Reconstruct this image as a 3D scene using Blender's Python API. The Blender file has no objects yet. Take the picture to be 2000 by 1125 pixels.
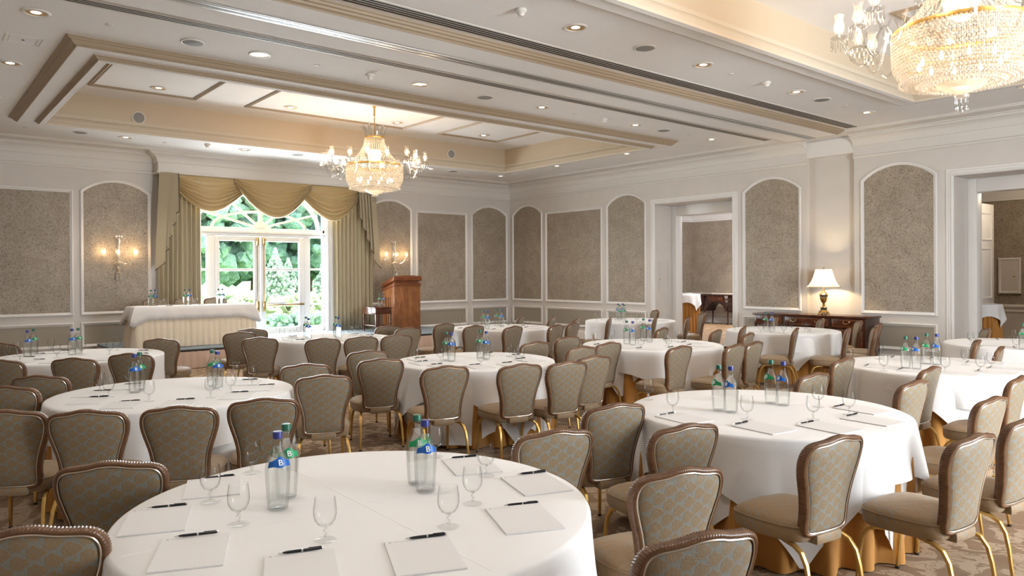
import bpy, bmesh, math, random
from math import sin, cos, pi, radians, hypot, atan2, sqrt
from mathutils import Vector, Matrix

scene = bpy.context.scene
COL = scene.collection
rnd = random.Random(7)

# ------------------------------------------------------------------ camera
CAM_H = 1.69
FOC, YAW, PITCH, ROLL, CY = 1447.595, 0.694294872, -0.00194944662, -0.00546806973, 537.807

def cam_axes():
    c, s = cos(YAW), sin(YAW)
    f = Vector((s * cos(PITCH), c * cos(PITCH), sin(PITCH)))
    r = Vector((c, -s, 0)); u = r.cross(f)
    c, s = cos(ROLL), sin(ROLL)
    return r * c + u * s, -r * s + u * c, f
RGT, UPV, FWD = cam_axes()

def ray(px, py):
    return RGT * ((px - 1000) / FOC) - UPV * ((py - CY) / FOC) + FWD

def on_z(px, py, z):
    d = ray(px, py); p = d * ((z - CAM_H) / d.z); return p.x, p.y

def on_y(px, py, Y):
    d = ray(px, py); p = d * (Y / d.y); return p.x, p.z + CAM_H

def on_x(px, py, X):
    d = ray(px, py); p = d * (X / d.x); return p.y, p.z + CAM_H

cam = bpy.data.cameras.new('camera'); cam_ob = bpy.data.objects.new('camera', cam); COL.objects.link(cam_ob)
cam.sensor_fit = 'HORIZONTAL'; cam.sensor_width = 36; cam.lens = 36 * FOC / 2000
cam.shift_y = -(562.5 - CY) / 2000; cam.clip_end = 300; cam.clip_start = 0.05
M = Matrix((RGT, UPV, -FWD)).transposed().to_4x4(); M.translation = Vector((0, 0, CAM_H))
cam_ob.matrix_world = M
scene.camera = cam_ob

# ------------------------------------------------------------------ mesh builder
class MB:
    def __init__(self): self.v = []; self.f = []
    def add(self, vs, fs):
        b = len(self.v); self.v += [tuple(p) for p in vs]; self.f += [tuple(i + b for i in q) for q in fs]; return self
    def box(self, a, b):
        x0, y0, z0 = a; x1, y1, z1 = b
        return self.add([(x0,y0,z0),(x1,y0,z0),(x1,y1,z0),(x0,y1,z0),(x0,y0,z1),(x1,y0,z1),(x1,y1,z1),(x0,y1,z1)],
                        [(0,3,2,1),(4,5,6,7),(0,1,5,4),(1,2,6,5),(2,3,7,6),(3,0,4,7)])
    def rings(self, loops, closed=True, cap0=False, cap1=False, wrap=False):
        n = len(loops[0]); vs = [p for l in loops for p in l]; fs = []
        m = len(loops)
        for i in range(m if wrap else m - 1):
            for j in range(n if closed else n - 1):
                a = i * n + j; b = i * n + (j + 1) % n; i2 = (i + 1) % m
                fs.append((a, b, i2 * n + (j + 1) % n, i2 * n + j))
        if cap0: fs.append(tuple(range(n))[::-1])
        if cap1: fs.append(tuple((m - 1) * n + j for j in range(n)))
        return self.add(vs, fs)
    def lathe(self, prof, n=24, c=(0,0,0), cap0=True, cap1=True, a0=0, a1=None):
        if a1 is None:
            loops = [[(c[0] + max(r, 1e-4) * cos(2*pi*j/n), c[1] + max(r, 1e-4) * sin(2*pi*j/n), c[2] + z) for j in range(n)] for r, z in prof]
            return self.rings(loops, True, cap0, cap1)
        loops = [[(c[0] + r * cos(a0 + (a1-a0)*j/n), c[1] + r * sin(a0 + (a1-a0)*j/n), c[2] + z) for j in range(n+1)] for r, z in prof]
        return self.rings(loops, False)
    def tube(self, pts, r, n=8, closed=False, flat=1.0, ref=None):
        pts = [Vector(p) for p in pts]; m = len(pts)
        rs = r if isinstance(r, (list, tuple)) else [r] * m
        loops = []; prev = None
        for i, p in enumerate(pts):
            if closed: t = pts[(i+1) % m] - pts[i-1]
            else: t = pts[min(i+1, m-1)] - pts[max(i-1, 0)]
            t.normalize()
            if ref is not None: u = Vector(ref)
            elif prev is None: u = Vector((0,0,1)) if abs(t.z) < .9 else Vector((1,0,0))
            else: u = prev
            u = (u - t * u.dot(t))
            if u.length < 1e-6: u = t.orthogonal()
            u.normalize(); w = t.cross(u); prev = u
            loops.append([p + (u * cos(2*pi*k/n + pi/n) + w * sin(2*pi*k/n + pi/n) * flat) * rs[i] for k in range(n)])
        return self.rings(loops, True, not closed, not closed, wrap=closed)
    def ball(self, c, r, nu=8, nv=5, sz=1.0):
        prof = [(r * sin(pi * k / nv), -r * sz * cos(pi * k / nv)) for k in range(nv + 1)]
        return self.lathe(prof, nu, c, False, False)
    def octa(self, c, r, h=None):
        x, y, z = c; h = h or r
        return self.add([(x+r,y,z),(x,y+r,z),(x-r,y,z),(x,y-r,z),(x,y,z+h),(x,y,z-h)],
                        [(0,1,4),(1,2,4),(2,3,4),(3,0,4),(1,0,5),(2,1,5),(3,2,5),(0,3,5)])
    def drop(self, c, r, h, n=6):
        return self.lathe([(0.0,0),(r*.5,-h*.12),(r*.55,-h*.3),(r,-h*.72),(r*.7,-h*.9),(0.0,-h)], n, c, False, False)
    def disc(self, r, n, c):
        return self.add([(c[0]+r*cos(2*pi*j/n), c[1]+r*sin(2*pi*j/n), c[2]) for j in range(n)], [tuple(range(n))])
    def build(self, name, mat, parent=None, smooth=True, angle=0.7, bevel=0, seg=2, fix=True, loc=None, kind=None):
        me = bpy.data.meshes.new(name); me.from_pydata(self.v, [], self.f)
        if fix or bevel:
            bm = bmesh.new(); bm.from_mesh(me)
            if bevel:
                es = [e for e in bm.edges if len(e.link_faces) == 2 and e.calc_face_angle(0) > .5]
                bmesh.ops.bevel(bm, geom=es, offset=bevel, segments=seg, affect='EDGES', profile=.5, clamp_overlap=True)
            bmesh.ops.recalc_face_normals(bm, faces=bm.faces[:])
            bm.to_mesh(me); bm.free()
        if smooth: me.shade_smooth(); me.set_sharp_from_angle(angle=angle)
        me.materials.append(mat)
        o = bpy.data.objects.new(name, me); COL.objects.link(o)
        if parent is not None: o.parent = parent
        if loc: o.location = loc
        if kind: o['kind'] = kind
        return o

def tag(o, label, cat, group=None, kind=None):
    o['label'] = label; o['category'] = cat
    if group: o['group'] = group
    if kind: o['kind'] = kind
    return o

def thing(name, label, cat, loc=(0,0,0), rz=0, group=None):
    o = bpy.data.objects.new(name, None); COL.objects.link(o); o.empty_display_size = .1
    o.location = loc; o.rotation_euler = (0, 0, rz)
    return tag(o, label, cat, group)

def struct_root(name):
    o = bpy.data.objects.new(name, None); COL.objects.link(o); o['kind'] = 'structure'; return o

def copy_tree(o, parent=None):
    c = o.copy(); COL.objects.link(c)
    if parent is not None: c.parent = parent
    for ch in list(o.children): copy_tree(ch, c)
    return c

ORD = ['first','second','third','fourth','fifth','sixth','seventh','eighth','ninth','tenth','eleventh','twelfth']
def ordinal(i, n):
    if n == 1: return 'only'
    if i == 0: return 'leftmost'
    if i == n - 1: return 'rightmost'
    return ORD[i] + ' from the left'

def screen_x(p):
    d = Vector((p[0], p[1], p[2] - CAM_H)); return d.dot(RGT) / d.dot(FWD)

def offset_poly(pts, d, closed):
    n = len(pts); out = []
    for i in range(n):
        def nrm(a, b):
            dx, dy = b[0]-a[0], b[1]-a[1]; l = hypot(dx, dy) or 1; return (-dy/l, dx/l)
        if closed or 0 < i < n-1:
            n1 = nrm(pts[i-1], pts[i]); n2 = nrm(pts[i], pts[(i+1) % n])
        elif i == 0: n1 = n2 = nrm(pts[0], pts[1])
        else: n1 = n2 = nrm(pts[-2], pts[-1])
        k = 1 + n1[0]*n2[0] + n1[1]*n2[1]
        k = max(k, .2)
        out.append((pts[i][0] + d*(n1[0]+n2[0])/k, pts[i][1] + d*(n1[1]+n2[1])/k))
    return out

def moulding(mb, pts, prof, fmap, closed=True):
    """prof: (offset to the left of the path, height) pairs; fmap(u, v, h) -> xyz"""
    loops = []
    for off, h in prof:
        loops.append([fmap(u, v, h) for u, v in offset_poly(pts, off, closed)])
    return mb.rings(loops, closed)

def plane_holes(mb, us, vs, holes, fmap):
    us = sorted(set(us + [h[0] for h in holes] + [h[1] for h in holes]))
    vs = sorted(set(vs + [h[2] for h in holes] + [h[3] for h in holes]))
    for i in range(len(us)-1):
        for j in range(len(vs)-1):
            cu, cv = (us[i]+us[i+1])/2, (vs[j]+vs[j+1])/2
            if any(h[0] < cu < h[1] and h[2] < cv < h[3] for h in holes): continue
            mb.add([fmap(us[i],vs[j]), fmap(us[i+1],vs[j]), fmap(us[i+1],vs[j+1]), fmap(us[i],vs[j+1])], [(0,1,2,3)])
    return mb

# ------------------------------------------------------------------ materials
class NT:
    def __init__(self, name):
        self.m = bpy.data.materials.new(name); self.m.use_nodes = True
        self.t = self.m.node_tree; self.t.nodes.clear()
        self.out = self.t.nodes.new('ShaderNodeOutputMaterial')
    def n(self, typ, **kw):
        nd = self.t.nodes.new(typ)
        for k, v in kw.items():
            if k in nd.inputs: self.set(nd.inputs[k], v)
            else: setattr(nd, k, v)
        return nd
    def set(self, sock, v):
        if hasattr(v, 'is_output') or isinstance(v, bpy.types.NodeSocket): self.t.links.new(v, sock)
        else: sock.default_value = v
    def m2(self, op, a, b=0.0, c=None):
        nd = self.t.nodes.new('ShaderNodeMath'); nd.operation = op
        self.set(nd.inputs[0], a); self.set(nd.inputs[1], b)
        if c is not None: self.set(nd.inputs[2], c)
        return nd.outputs[0]
    def mix(self, fac, a, b):
        nd = self.t.nodes.new('ShaderNodeMix'); nd.data_type = 'RGBA'
        self.set(nd.inputs[0], fac); self.set(nd.inputs[6], a); self.set(nd.inputs[7], b)
        return nd.outputs[2]
    def ramp(self, fac, lo, hi):
        nd = self.t.nodes.new('ShaderNodeMapRange'); nd.interpolation_type = 'SMOOTHSTEP'
        self.set(nd.inputs[0], fac); nd.inputs[1].default_value = lo; nd.inputs[2].default_value = hi
        return nd.outputs[0]
    def coord(self, scale=(1,1,1)):
        tc = self.t.nodes.new('ShaderNodeTexCoord'); mp = self.t.nodes.new('ShaderNodeMapping')
        mp.inputs['Scale'].default_value = scale; self.t.links.new(tc.outputs['Object'], mp.inputs[0]); return mp.outputs[0]
    def noise(self, vec, scale, detail=3, rough=.55, dist=0):
        nd = self.t.nodes.new('ShaderNodeTexNoise'); self.t.links.new(vec, nd.inputs['Vector'])
        nd.inputs['Scale'].default_value = scale; nd.inputs['Detail'].default_value = detail
        nd.inputs['Roughness'].default_value = rough; nd.inputs['Distortion'].default_value = dist
        return nd.outputs['Fac']
    def bump(self, h, strength=.3, dist=.01):
        nd = self.t.nodes.new('ShaderNodeBump'); nd.inputs['Strength'].default_value = strength
        nd.inputs['Distance'].default_value = dist; self.set(nd.inputs['Height'], h); return nd.outputs[0]
    def principled(self, color, rough=.6, metal=0.0, spec=.4, normal=None, **kw):
        p = self.t.nodes.new('ShaderNodeBsdfPrincipled')
        self.set(p.inputs['Base Color'], color); self.set(p.inputs['Roughness'], rough)
        self.set(p.inputs['Metallic'], metal); self.set(p.inputs['Specular IOR Level'], spec)
        if normal is not None: self.set(p.inputs['Normal'], normal)
        for k, v in kw.items(): self.set(p.inputs[k.replace('_', ' ')], v)
        return p.outputs[0]
    def done(self, sh):
        self.t.links.new(sh, self.out.inputs['Surface']); return self.m

def rgb(r, g, b): return (r, g, b, 1)
def plain(name, col, rough=.6, metal=0.0, spec=.4, var=.0, vscale=6):
    t = NT(name); c = rgb(*col)
    if var:
        v = t.noise(t.coord(), vscale, 4)
        c = t.mix(t.ramp(v, .25, .75), rgb(*[x*(1-var) for x in col]), rgb(*[min(1, x*(1+var)) for x in col]))
    return t.done(t.principled(c, rough, metal, spec))

def emit(name, col, s):
    t = NT(name); e = t.n('ShaderNodeEmission'); e.inputs[0].default_value = rgb(*col); e.inputs[1].default_value = s
    return t.done(e.outputs[0])

MT = {}
MT['wall'] = plain('wall_paint', (.66,.62,.58), .6, var=.02, vscale=3)
MT['dado'] = plain('dado_paint', (.36,.32,.26), .6, var=.02)
MT['trim'] = plain('white_trim_paint', (.79,.77,.75), .4)
MT['ceil'] = plain('ceiling_paint', (.83,.815,.80), .75, var=.015, vscale=2)
MT['cornice'] = plain('cornice_paint', (.71,.68,.64), .5)
MT['coffer_trim'] = plain('coffer_moulding_paint', (.37,.285,.195), .5)
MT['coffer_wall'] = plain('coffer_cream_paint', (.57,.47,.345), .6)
MT['coffer_cornice'] = plain('coffer_cornice_paint', (.60,.52,.41), .5)
MT['black'] = plain('black_gap', (.012,.011,.010), .6)
MT['steel'] = plain('brushed_track_metal', (.55,.57,.58), .32, 1.0)
MT['gold'] = plain('gold_metal', (.62,.40,.13), .34, .85, var=.12, vscale=14)
MT['brass'] = plain('polished_brass', (.72,.52,.22), .18, 1.0)
MT['champagne'] = plain('champagne_bead', (.62,.52,.42), .28, .75)
MT['white_plastic'] = plain('white_plastic', (.72,.69,.64), .5)
MT['grille'] = plain('speaker_grille', (.27,.265,.255), .7)
MT['reflector'] = plain('gold_reflector', (.85,.66,.38), .22, .9)
MT['paper'] = plain('notepad_paper', (.69,.675,.67), .7)
MT['ink'] = plain('grey_letterhead', (.35,.34,.36), .8)
MT['pen'] = plain('black_pen', (.010,.010,.013), .2)
MT['chrome'] = plain('chrome', (.75,.75,.76), .15, 1.0)
MT['cap_green'] = plain('green_cap', (.02,.12,.075), .35)
MT['cap_blue'] = plain('blue_cap', (.03,.04,.20), .35)
MT['label_green'] = plain('green_label', (.01,.26,.10), .4)
MT['label_blue'] = plain('blue_label', (.01,.11,.42), .4)
MT['emblem'] = plain('pale_emblem', (.75,.77,.76), .4)
MT['lamp_black'] = plain('dark_enamel', (.03,.025,.02), .3)

def wood(name, a, b, rough=.35, scale=(1.2, 9, 9), spec=.5):
    t = NT(name); v = t.coord(scale); n = t.noise(v, 2.2, 6, .6, 1.2)
    n2 = t.noise(t.coord((3,3,3)), 2, 3)
    c = t.mix(t.ramp(n, .3, .7), rgb(*a), rgb(*b)); c = t.mix(t.m2('MULTIPLY', t.ramp(n2, .35, .7), .45), c, rgb(*[x*.6 for x in a]))
    return t.done(t.principled(c, rough, 0, spec))
MT['cherry'] = wood('cherry_veneer', (.23,.075,.022), (.42,.17,.06), .3, (9, 9, 1.2))
MT['cherry_dark'] = wood('cherry_solid', (.20,.055,.016), (.28,.085,.03), .25, (1.5, 9, 9))
MT['mahogany'] = wood('mahogany', (.055,.014,.006), (.13,.036,.013), .22, (9, 1.2, 9))
MT['mahogany_dark'] = wood('mahogany_dark', (.03,.009,.005), (.06,.018,.008), .25, (9, 1.2, 9))
MT['chair_wood'] = wood('chair_frame_wood', (.11,.05,.023), (.19,.092,.043), .3, (6, 6, 6))

# wallpaper
def wallpaper():
    t = NT('scrolled_wallpaper'); v = t.coord()
    n1 = t.noise(v, 26, 2, .5, 2.2); n2 = t.noise(v, 40, 3, .6, 1.5); n3 = t.noise(v, 70, 2, .5, 1.0); n4 = t.noise(v, 3.0, 2)
    line = t.m2('SUBTRACT', 1.0, t.ramp(t.m2('ABSOLUTE', t.m2('SUBTRACT', n1, .5)),   .02, .06))
    gate = t.ramp(n2, .46, .54)
    dark = t.m2('MULTIPLY', line, gate)
    gold = t.m2('MULTIPLY', t.ramp(n3, .60, .68), t.ramp(n2, .42, .52))
    pale = t.ramp(n3, .40, .30)
    base = t.mix(t.ramp(n4, .3, .7), rgb(.365,.305,.24), rgb(.43,.365,.29))
    c = t.mix(t.m2('MULTIPLY', pale, .45), base, rgb(.58,.52,.44))
    c = t.mix(t.m2('MULTIPLY', gold, .75), c, rgb(.30,.20,.075))
    c = t.mix(t.m2('MULTIPLY', dark, .9), c, rgb(.055,.038,.025))
    return t.done(t.principled(c, .5, 0, .4))
MT['wallpaper'] = wallpaper()

def carpet():
    t = NT('leaf_carpet'); v = t.coord()
    n1 = t.noise(v, 4.2, 1.5, .5, 1.8); n2 = t.noise(v, 9, 1, .5, 1.2); n3 = t.noise(v, 220, 2)
    leaf = t.ramp(n1, .50, .53); vein = t.m2('SUBTRACT', 1.0, t.ramp(t.m2('ABSOLUTE', t.m2('SUBTRACT', n2, .5)), .01, .03))
    f = t.m2('MULTIPLY', leaf, t.m2('SUBTRACT', 1.0, t.m2('MULTIPLY', vein, .8)))
    c = t.mix(f, rgb(.25,.165,.105), rgb(.42,.315,.22))
    c = t.mix(t.m2('MULTIPLY', t.ramp(n3, .3, .7), .35), c, rgb(.15,.10,.065))
    return t.done(t.principled(c, .95, 0, .1, t.bump(n3, .4, .004)))
MT['carpet'] = carpet()
MT['stage_top'] = plain('blue_grey_stage_carpet', (.22,.26,.29), .9, var=.06, vscale=40)

def damask(name, axis, su, sv, gold, blue, wear=0.0):
    t = NT(name)
    tc = t.n('ShaderNodeTexCoord'); sp = t.n('ShaderNodeSeparateXYZ'); t.t.links.new(tc.outputs['Object'], sp.inputs[0])
    nz = t.noise(tc.outputs['Object'], 60, 2, .5, .4)
    w = t.m2('MULTIPLY', t.m2('SUBTRACT', nz, .5), .10)
    U = t.m2('ADD', t.m2('MULTIPLY', sp.outputs[0], 1/su), w)
    vv = sp.outputs[axis] if axis == 2 else t.m2('SUBTRACT', sp.outputs[1], sp.outputs[2])
    V = t.m2('ADD', t.m2('MULTIPLY', vv, 1/sv), w)
    def motif(U, V, du, dv, base, r0, r1, lob):
        U = t.m2('ADD', U, du); V = t.m2('ADD', V, dv)
        row = t.m2('FLOOR', U); V = t.m2('ADD', V, t.m2('MULTIPLY', t.m2('FLOORED_MODULO', row, 2.0), .5))
        fu = t.m2('SUBTRACT', t.m2('FRACT', U), .5); fv = t.m2('SUBTRACT', t.m2('FRACT', V), .5)
        gv = t.m2('ADD', fv, base)
        r = t.m2('SQRT', t.m2('ADD', t.m2('MULTIPLY', fu, fu), t.m2('MULTIPLY', gv, gv)))
        th = t.m2('ARCTAN2', fu, gv)
        ca = t.m2('ABSOLUTE', t.m2('COSINE', t.m2('MULTIPLY', th, lob)))
        edge = t.m2('ADD', t.m2('ADD', r0, t.m2('MULTIPLY', t.m2('COSINE', th), r1)), t.m2('MULTIPLY', ca, .055))
        body = t.ramp(t.m2('SUBTRACT', edge, r), -.008, .015)
        vein = t.m2('MULTIPLY', t.ramp(ca, .20, .06), t.ramp(r, .10, .16))
        ring = t.ramp(t.m2('ABSOLUTE', t.m2('SUBTRACT', r, t.m2('MULTIPLY', edge, .62))), .020, .008)
        return t.m2('MULTIPLY', body, t.m2('SUBTRACT', 1.0, t.m2('MULTIPLY', t.m2('MAXIMUM', vein, ring), .85)))
    m1 = motif(U, V, 0, 0, .24, .36, .26, 4.5)
    m2_ = motif(U, V, .5, .5, .10, .15, .14, 2.5)
    n5 = t.noise(tc.outputs['Object'], 95, 1, .5, 1.6)
    scr = t.m2('SUBTRACT', 1.0, t.ramp(t.m2('ABSOLUTE', t.m2('SUBTRACT', n5, .5)), .025, .065))
    f = t.m2('MAXIMUM', t.m2('MAXIMUM', m1, m2_), t.m2('MULTIPLY', scr, .85))
    wv = t.noise(tc.outputs['Object'], 380, 2)
    f = t.m2('MULTIPLY', f, t.m2('ADD', .75, t.m2('MULTIPLY', wv, .45)))
    if wear:
        wr = t.noise(tc.outputs['Object'], 7, 4); f = t.m2('MAXIMUM', f, t.m2('MULTIPLY', t.ramp(wr, .42, .6), wear))
    c = t.mix(f, rgb(*blue), rgb(*gold))
    return t.done(t.principled(c, .55, 0, .45, t.bump(t.m2('ADD', t.m2('ADD', t.m2('MULTIPLY', f, .8), t.m2('MULTIPLY', wv, .3)), t.m2('MULTIPLY', t.noise(tc.outputs['Object'], 16, 3, .6, .8), 5.0 if wear else 2.0)), .35, .003), Sheen_Weight=.15))
MT['damask'] = damask('gold_blue_damask', 2, .050, .064, (.235,.155,.075), (.20,.225,.215))
MT['damask_seat'] = damask('worn_seat_damask', 1, .050, .064, (.27,.165,.075), (.205,.20,.17), .8)

def cloth(name, col, rough=.8, bs=.25):
    t = NT(name); v = t.coord(); n = t.noise(v, 9, 3, .5, .5); n2 = t.noise(v, 350, 1)
    return t.done(t.principled(rgb(*col), rough, 0, .25, t.bump(t.m2('ADD', n, t.m2('MULTIPLY', n2, .08)), bs, .01), Sheen_Weight=.1))
MT['linen'] = cloth('white_linen', (.745,.728,.72), .75, .12)
MT['linen_under'] = cloth('white_under_linen', (.79,.765,.745), .75, .2)
MT['velvet'] = cloth('ochre_velvet', (.44,.20,.045), .7, .3)
MT['stage_skirt'] = cloth('blush_pleated_skirt', (.62,.49,.42), .8, .2)
MT['head_skirt'] = cloth('cream_pleated_skirt', (.80,.70,.56), .75, .2)
MT['curtain'] = cloth('olive_gold_curtain', (.44,.375,.255), .6, .15)

def swag_mat():
    t = NT('gold_swag_silk'); v = t.coord((1.0, 1.0, 1.0)); n = t.noise(v, 5, 3, .5, 2.0); n2 = t.noise(t.coord((6, 6, 60)), 3, 2)
    c = t.mix(t.ramp(n2, .45, .62), rgb(.43,.32,.165), rgb(.54,.36,.12))
    return t.done(t.principled(c, .42, 0, .6, t.bump(n, .15, .02), Sheen_Weight=.3))
MT['swag'] = swag_mat()
def two_sided(name, a, b):
    t = NT(name); g = t.n('ShaderNodeNewGeometry'); n = t.noise(t.coord(), 300, 1)
    return t.done(t.principled(t.mix(g.outputs['Backfacing'], rgb(*a), rgb(*b)), .6, 0, .3, t.bump(n, .1, .003), Sheen_Weight=.1))
MT['jabot'] = two_sided('lined_curtain_fabric', (.46,.39,.27), (.66,.62,.54))
MT['fringe'] = plain('dark_braid', (.10,.08,.055), .7)

# thin clear glass: see-through with bright reflections
def thin_glass(name, tint, refl=1.0, base=.03, edge=0.0):
    t = NT(name)
    tr = t.n('ShaderNodeBsdfTransparent'); tr.inputs[0].default_value = rgb(*tint)
    gl = t.n('ShaderNodeBsdfGlossy'); gl.inputs['Roughness'].default_value = .02
    lw = t.n('ShaderNodeLayerWeight'); lw.inputs['Blend'].default_value = .35
    if edge: t.set(tr.inputs[0], t.mix(t.m2('POWER', lw.outputs['Facing'], 3.0), rgb(*tint), rgb(*[x*(1-edge) for x in tint])))
    f = t.m2('ADD', base, t.m2('MULTIPLY', t.m2('POWER', lw.outputs['Facing'], 4.0), .45 * refl))
    mx = t.n('ShaderNodeMixShader'); t.set(mx.inputs[0], f); t.t.links.new(tr.outputs[0], mx.inputs[1]); t.t.links.new(gl.outputs[0], mx.inputs[2])
    return t.done(mx.outputs[0])
MT['glass'] = thin_glass('clear_glass', (.992,.994,.992), .9, .010, .55)
MT['glass_foot'] = thin_glass('clear_glass_foot', (.985,.987,.985), .5, .012, .1)
MT['bottle_glass'] = thin_glass('bottle_glass', (.975,.985,.98), .95, .014, .45)
MT['pane'] = thin_glass('window_glass', (.97,.985,.98), .6, .02)
def water():
    t = NT('water'); g = t.n('ShaderNodeBsdfRefraction'); g.inputs['IOR'].default_value = 1.33; g.inputs['Roughness'].default_value = 0
    g.inputs[0].default_value = rgb(1,1,1)
    tr = t.n('ShaderNodeBsdfTransparent'); tr.inputs[0].default_value = rgb(.985,.99,.99)
    mx = t.n('ShaderNodeMixShader'); mx.inputs[0].default_value = .72
    t.t.links.new(g.outputs[0], mx.inputs[1]); t.t.links.new(tr.outputs[0], mx.inputs[2]); return t.done(mx.outputs[0])
MT['water'] = water()
def crystal(name, trans, col, rough=.12, gl=.4):
    t = NT(name); tr = t.n('ShaderNodeBsdfTransparent'); tr.inputs[0].default_value = rgb(1, .985, .96)
    g = t.n('ShaderNodeBsdfGlossy'); g.inputs['Roughness'].default_value = rough; g.inputs[0].default_value = rgb(1, .98, .94)
    d = t.n('ShaderNodeBsdfDiffuse'); d.inputs[0].default_value = rgb(*col)
    tl = t.n('ShaderNodeBsdfTranslucent'); tl.inputs[0].default_value = rgb(*col)
    def mx(f, a, b):
        m = t.n('ShaderNodeMixShader'); m.inputs[0].default_value = f; t.t.links.new(a.outputs[0], m.inputs[1]); t.t.links.new(b.outputs[0], m.inputs[2]); return m
    return t.done(mx(1 - trans, tr, mx(gl, mx(.5, d, tl), g)).outputs[0])
MT['crystal'] = crystal('cut_crystal_beads', .50, (.88,.83,.76))
MT['crystal_clear'] = thin_glass('clear_crystal', (.93,.93,.92), 1.7, .12)
MT['crystal_bowl'] = crystal('cut_glass_bowl', .25, (.95,.88,.76), .2)
MT['shade_glass'] = crystal('clear_lamp_glass', .86, (.95,.93,.9), .05)
MT['bulb'] = emit('lit_bulb', (1.0,.84,.6), 14)
MT['sconce_bulb'] = emit('lit_sconce_bulb', (1.0,.74,.42), 9)
MT['downlamp'] = emit('lit_downlight', (1.0,.88,.70), 4)
def shade_mat():
    t = NT('lit_cream_shade'); p = t.n('ShaderNodeBsdfTranslucent'); p.inputs[0].default_value = rgb(.95,.82,.60)
    d = t.n('ShaderNodeBsdfDiffuse'); d.inputs[0].default_value = rgb(.85,.76,.60)
    mx = t.n('ShaderNodeMixShader'); mx.inputs[0].default_value = .5
    t.t.links.new(p.outputs[0], mx.inputs[1]); t.t.links.new(d.outputs[0], mx.inputs[2]); return t.done(mx.outputs[0])
MT['shade'] = shade_mat()

def foliage(name, a, b, sc):
    t = NT(name); v = t.coord(); n = t.noise(v, sc, 4, .65); n2 = t.noise(v, sc*4, 3)
    c = t.mix(t.ramp(n, .3, .7), rgb(*a), rgb(*b))
    return t.done(t.principled(c, .8, 0, .2, t.bump(t.m2('ADD', n, n2), .6, .2)))
MT['leaf_dark'] = foliage('dark_tree_leaves', (.10,.22,.18), (.30,.46,.37), 4.5)  # tree leaves, here and below, lightened: garden haze put into their colour
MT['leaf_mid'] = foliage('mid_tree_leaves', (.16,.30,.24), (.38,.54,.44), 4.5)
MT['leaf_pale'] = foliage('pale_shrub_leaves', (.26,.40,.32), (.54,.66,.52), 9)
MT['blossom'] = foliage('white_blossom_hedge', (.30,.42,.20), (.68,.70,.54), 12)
MT['lawn'] = foliage('lawn', (.22,.42,.12), (.40,.55,.20), 4)
MT['bark'] = plain('bark', (.16,.12,.08), .9)

# ------------------------------------------------------------------ the room shell
XL, XR, YF, YN, ZC = -.65, 13.67, 16.5, -2.6, 4.24
SZ = .36                                     # stage height
far = lambda u, v, h=0: (u, YF - h, v)
right = lambda u, v, h=0: (XR - h, u, v)
left = lambda u, v, h=0: (XL + h, u, v)
near = lambda u, v, h=0: (u, YN + h, v)
C1 = (1.84, 11.22, 9.39, 13.74); C2 = (1.84, 11.15, .10, 4.43)
WIN = (4.98, 7.96, .30, 3.72)
D1 = (9.09, 11.18, -.01, 3.29); D2 = (2.72, 4.81, -.01, 3.29); NICHE = (6.50, 7.42, 0, 3.90)

mb = MB(); mb.add([(-3, -4, 0), (22.5, -4, 0), (22.5, 16.6, 0), (-3, 16.6, 0)], [(0,1,2,3)]); mb.add([(-3,-4,-.2),(22.5,-4,-.2),(22.5,16.6,-.2),(-3,16.6,-.2)], [(3,2,1,0)])
mb.build('floor', MT['carpet'], smooth=False, fix=False, kind='structure')

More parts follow.
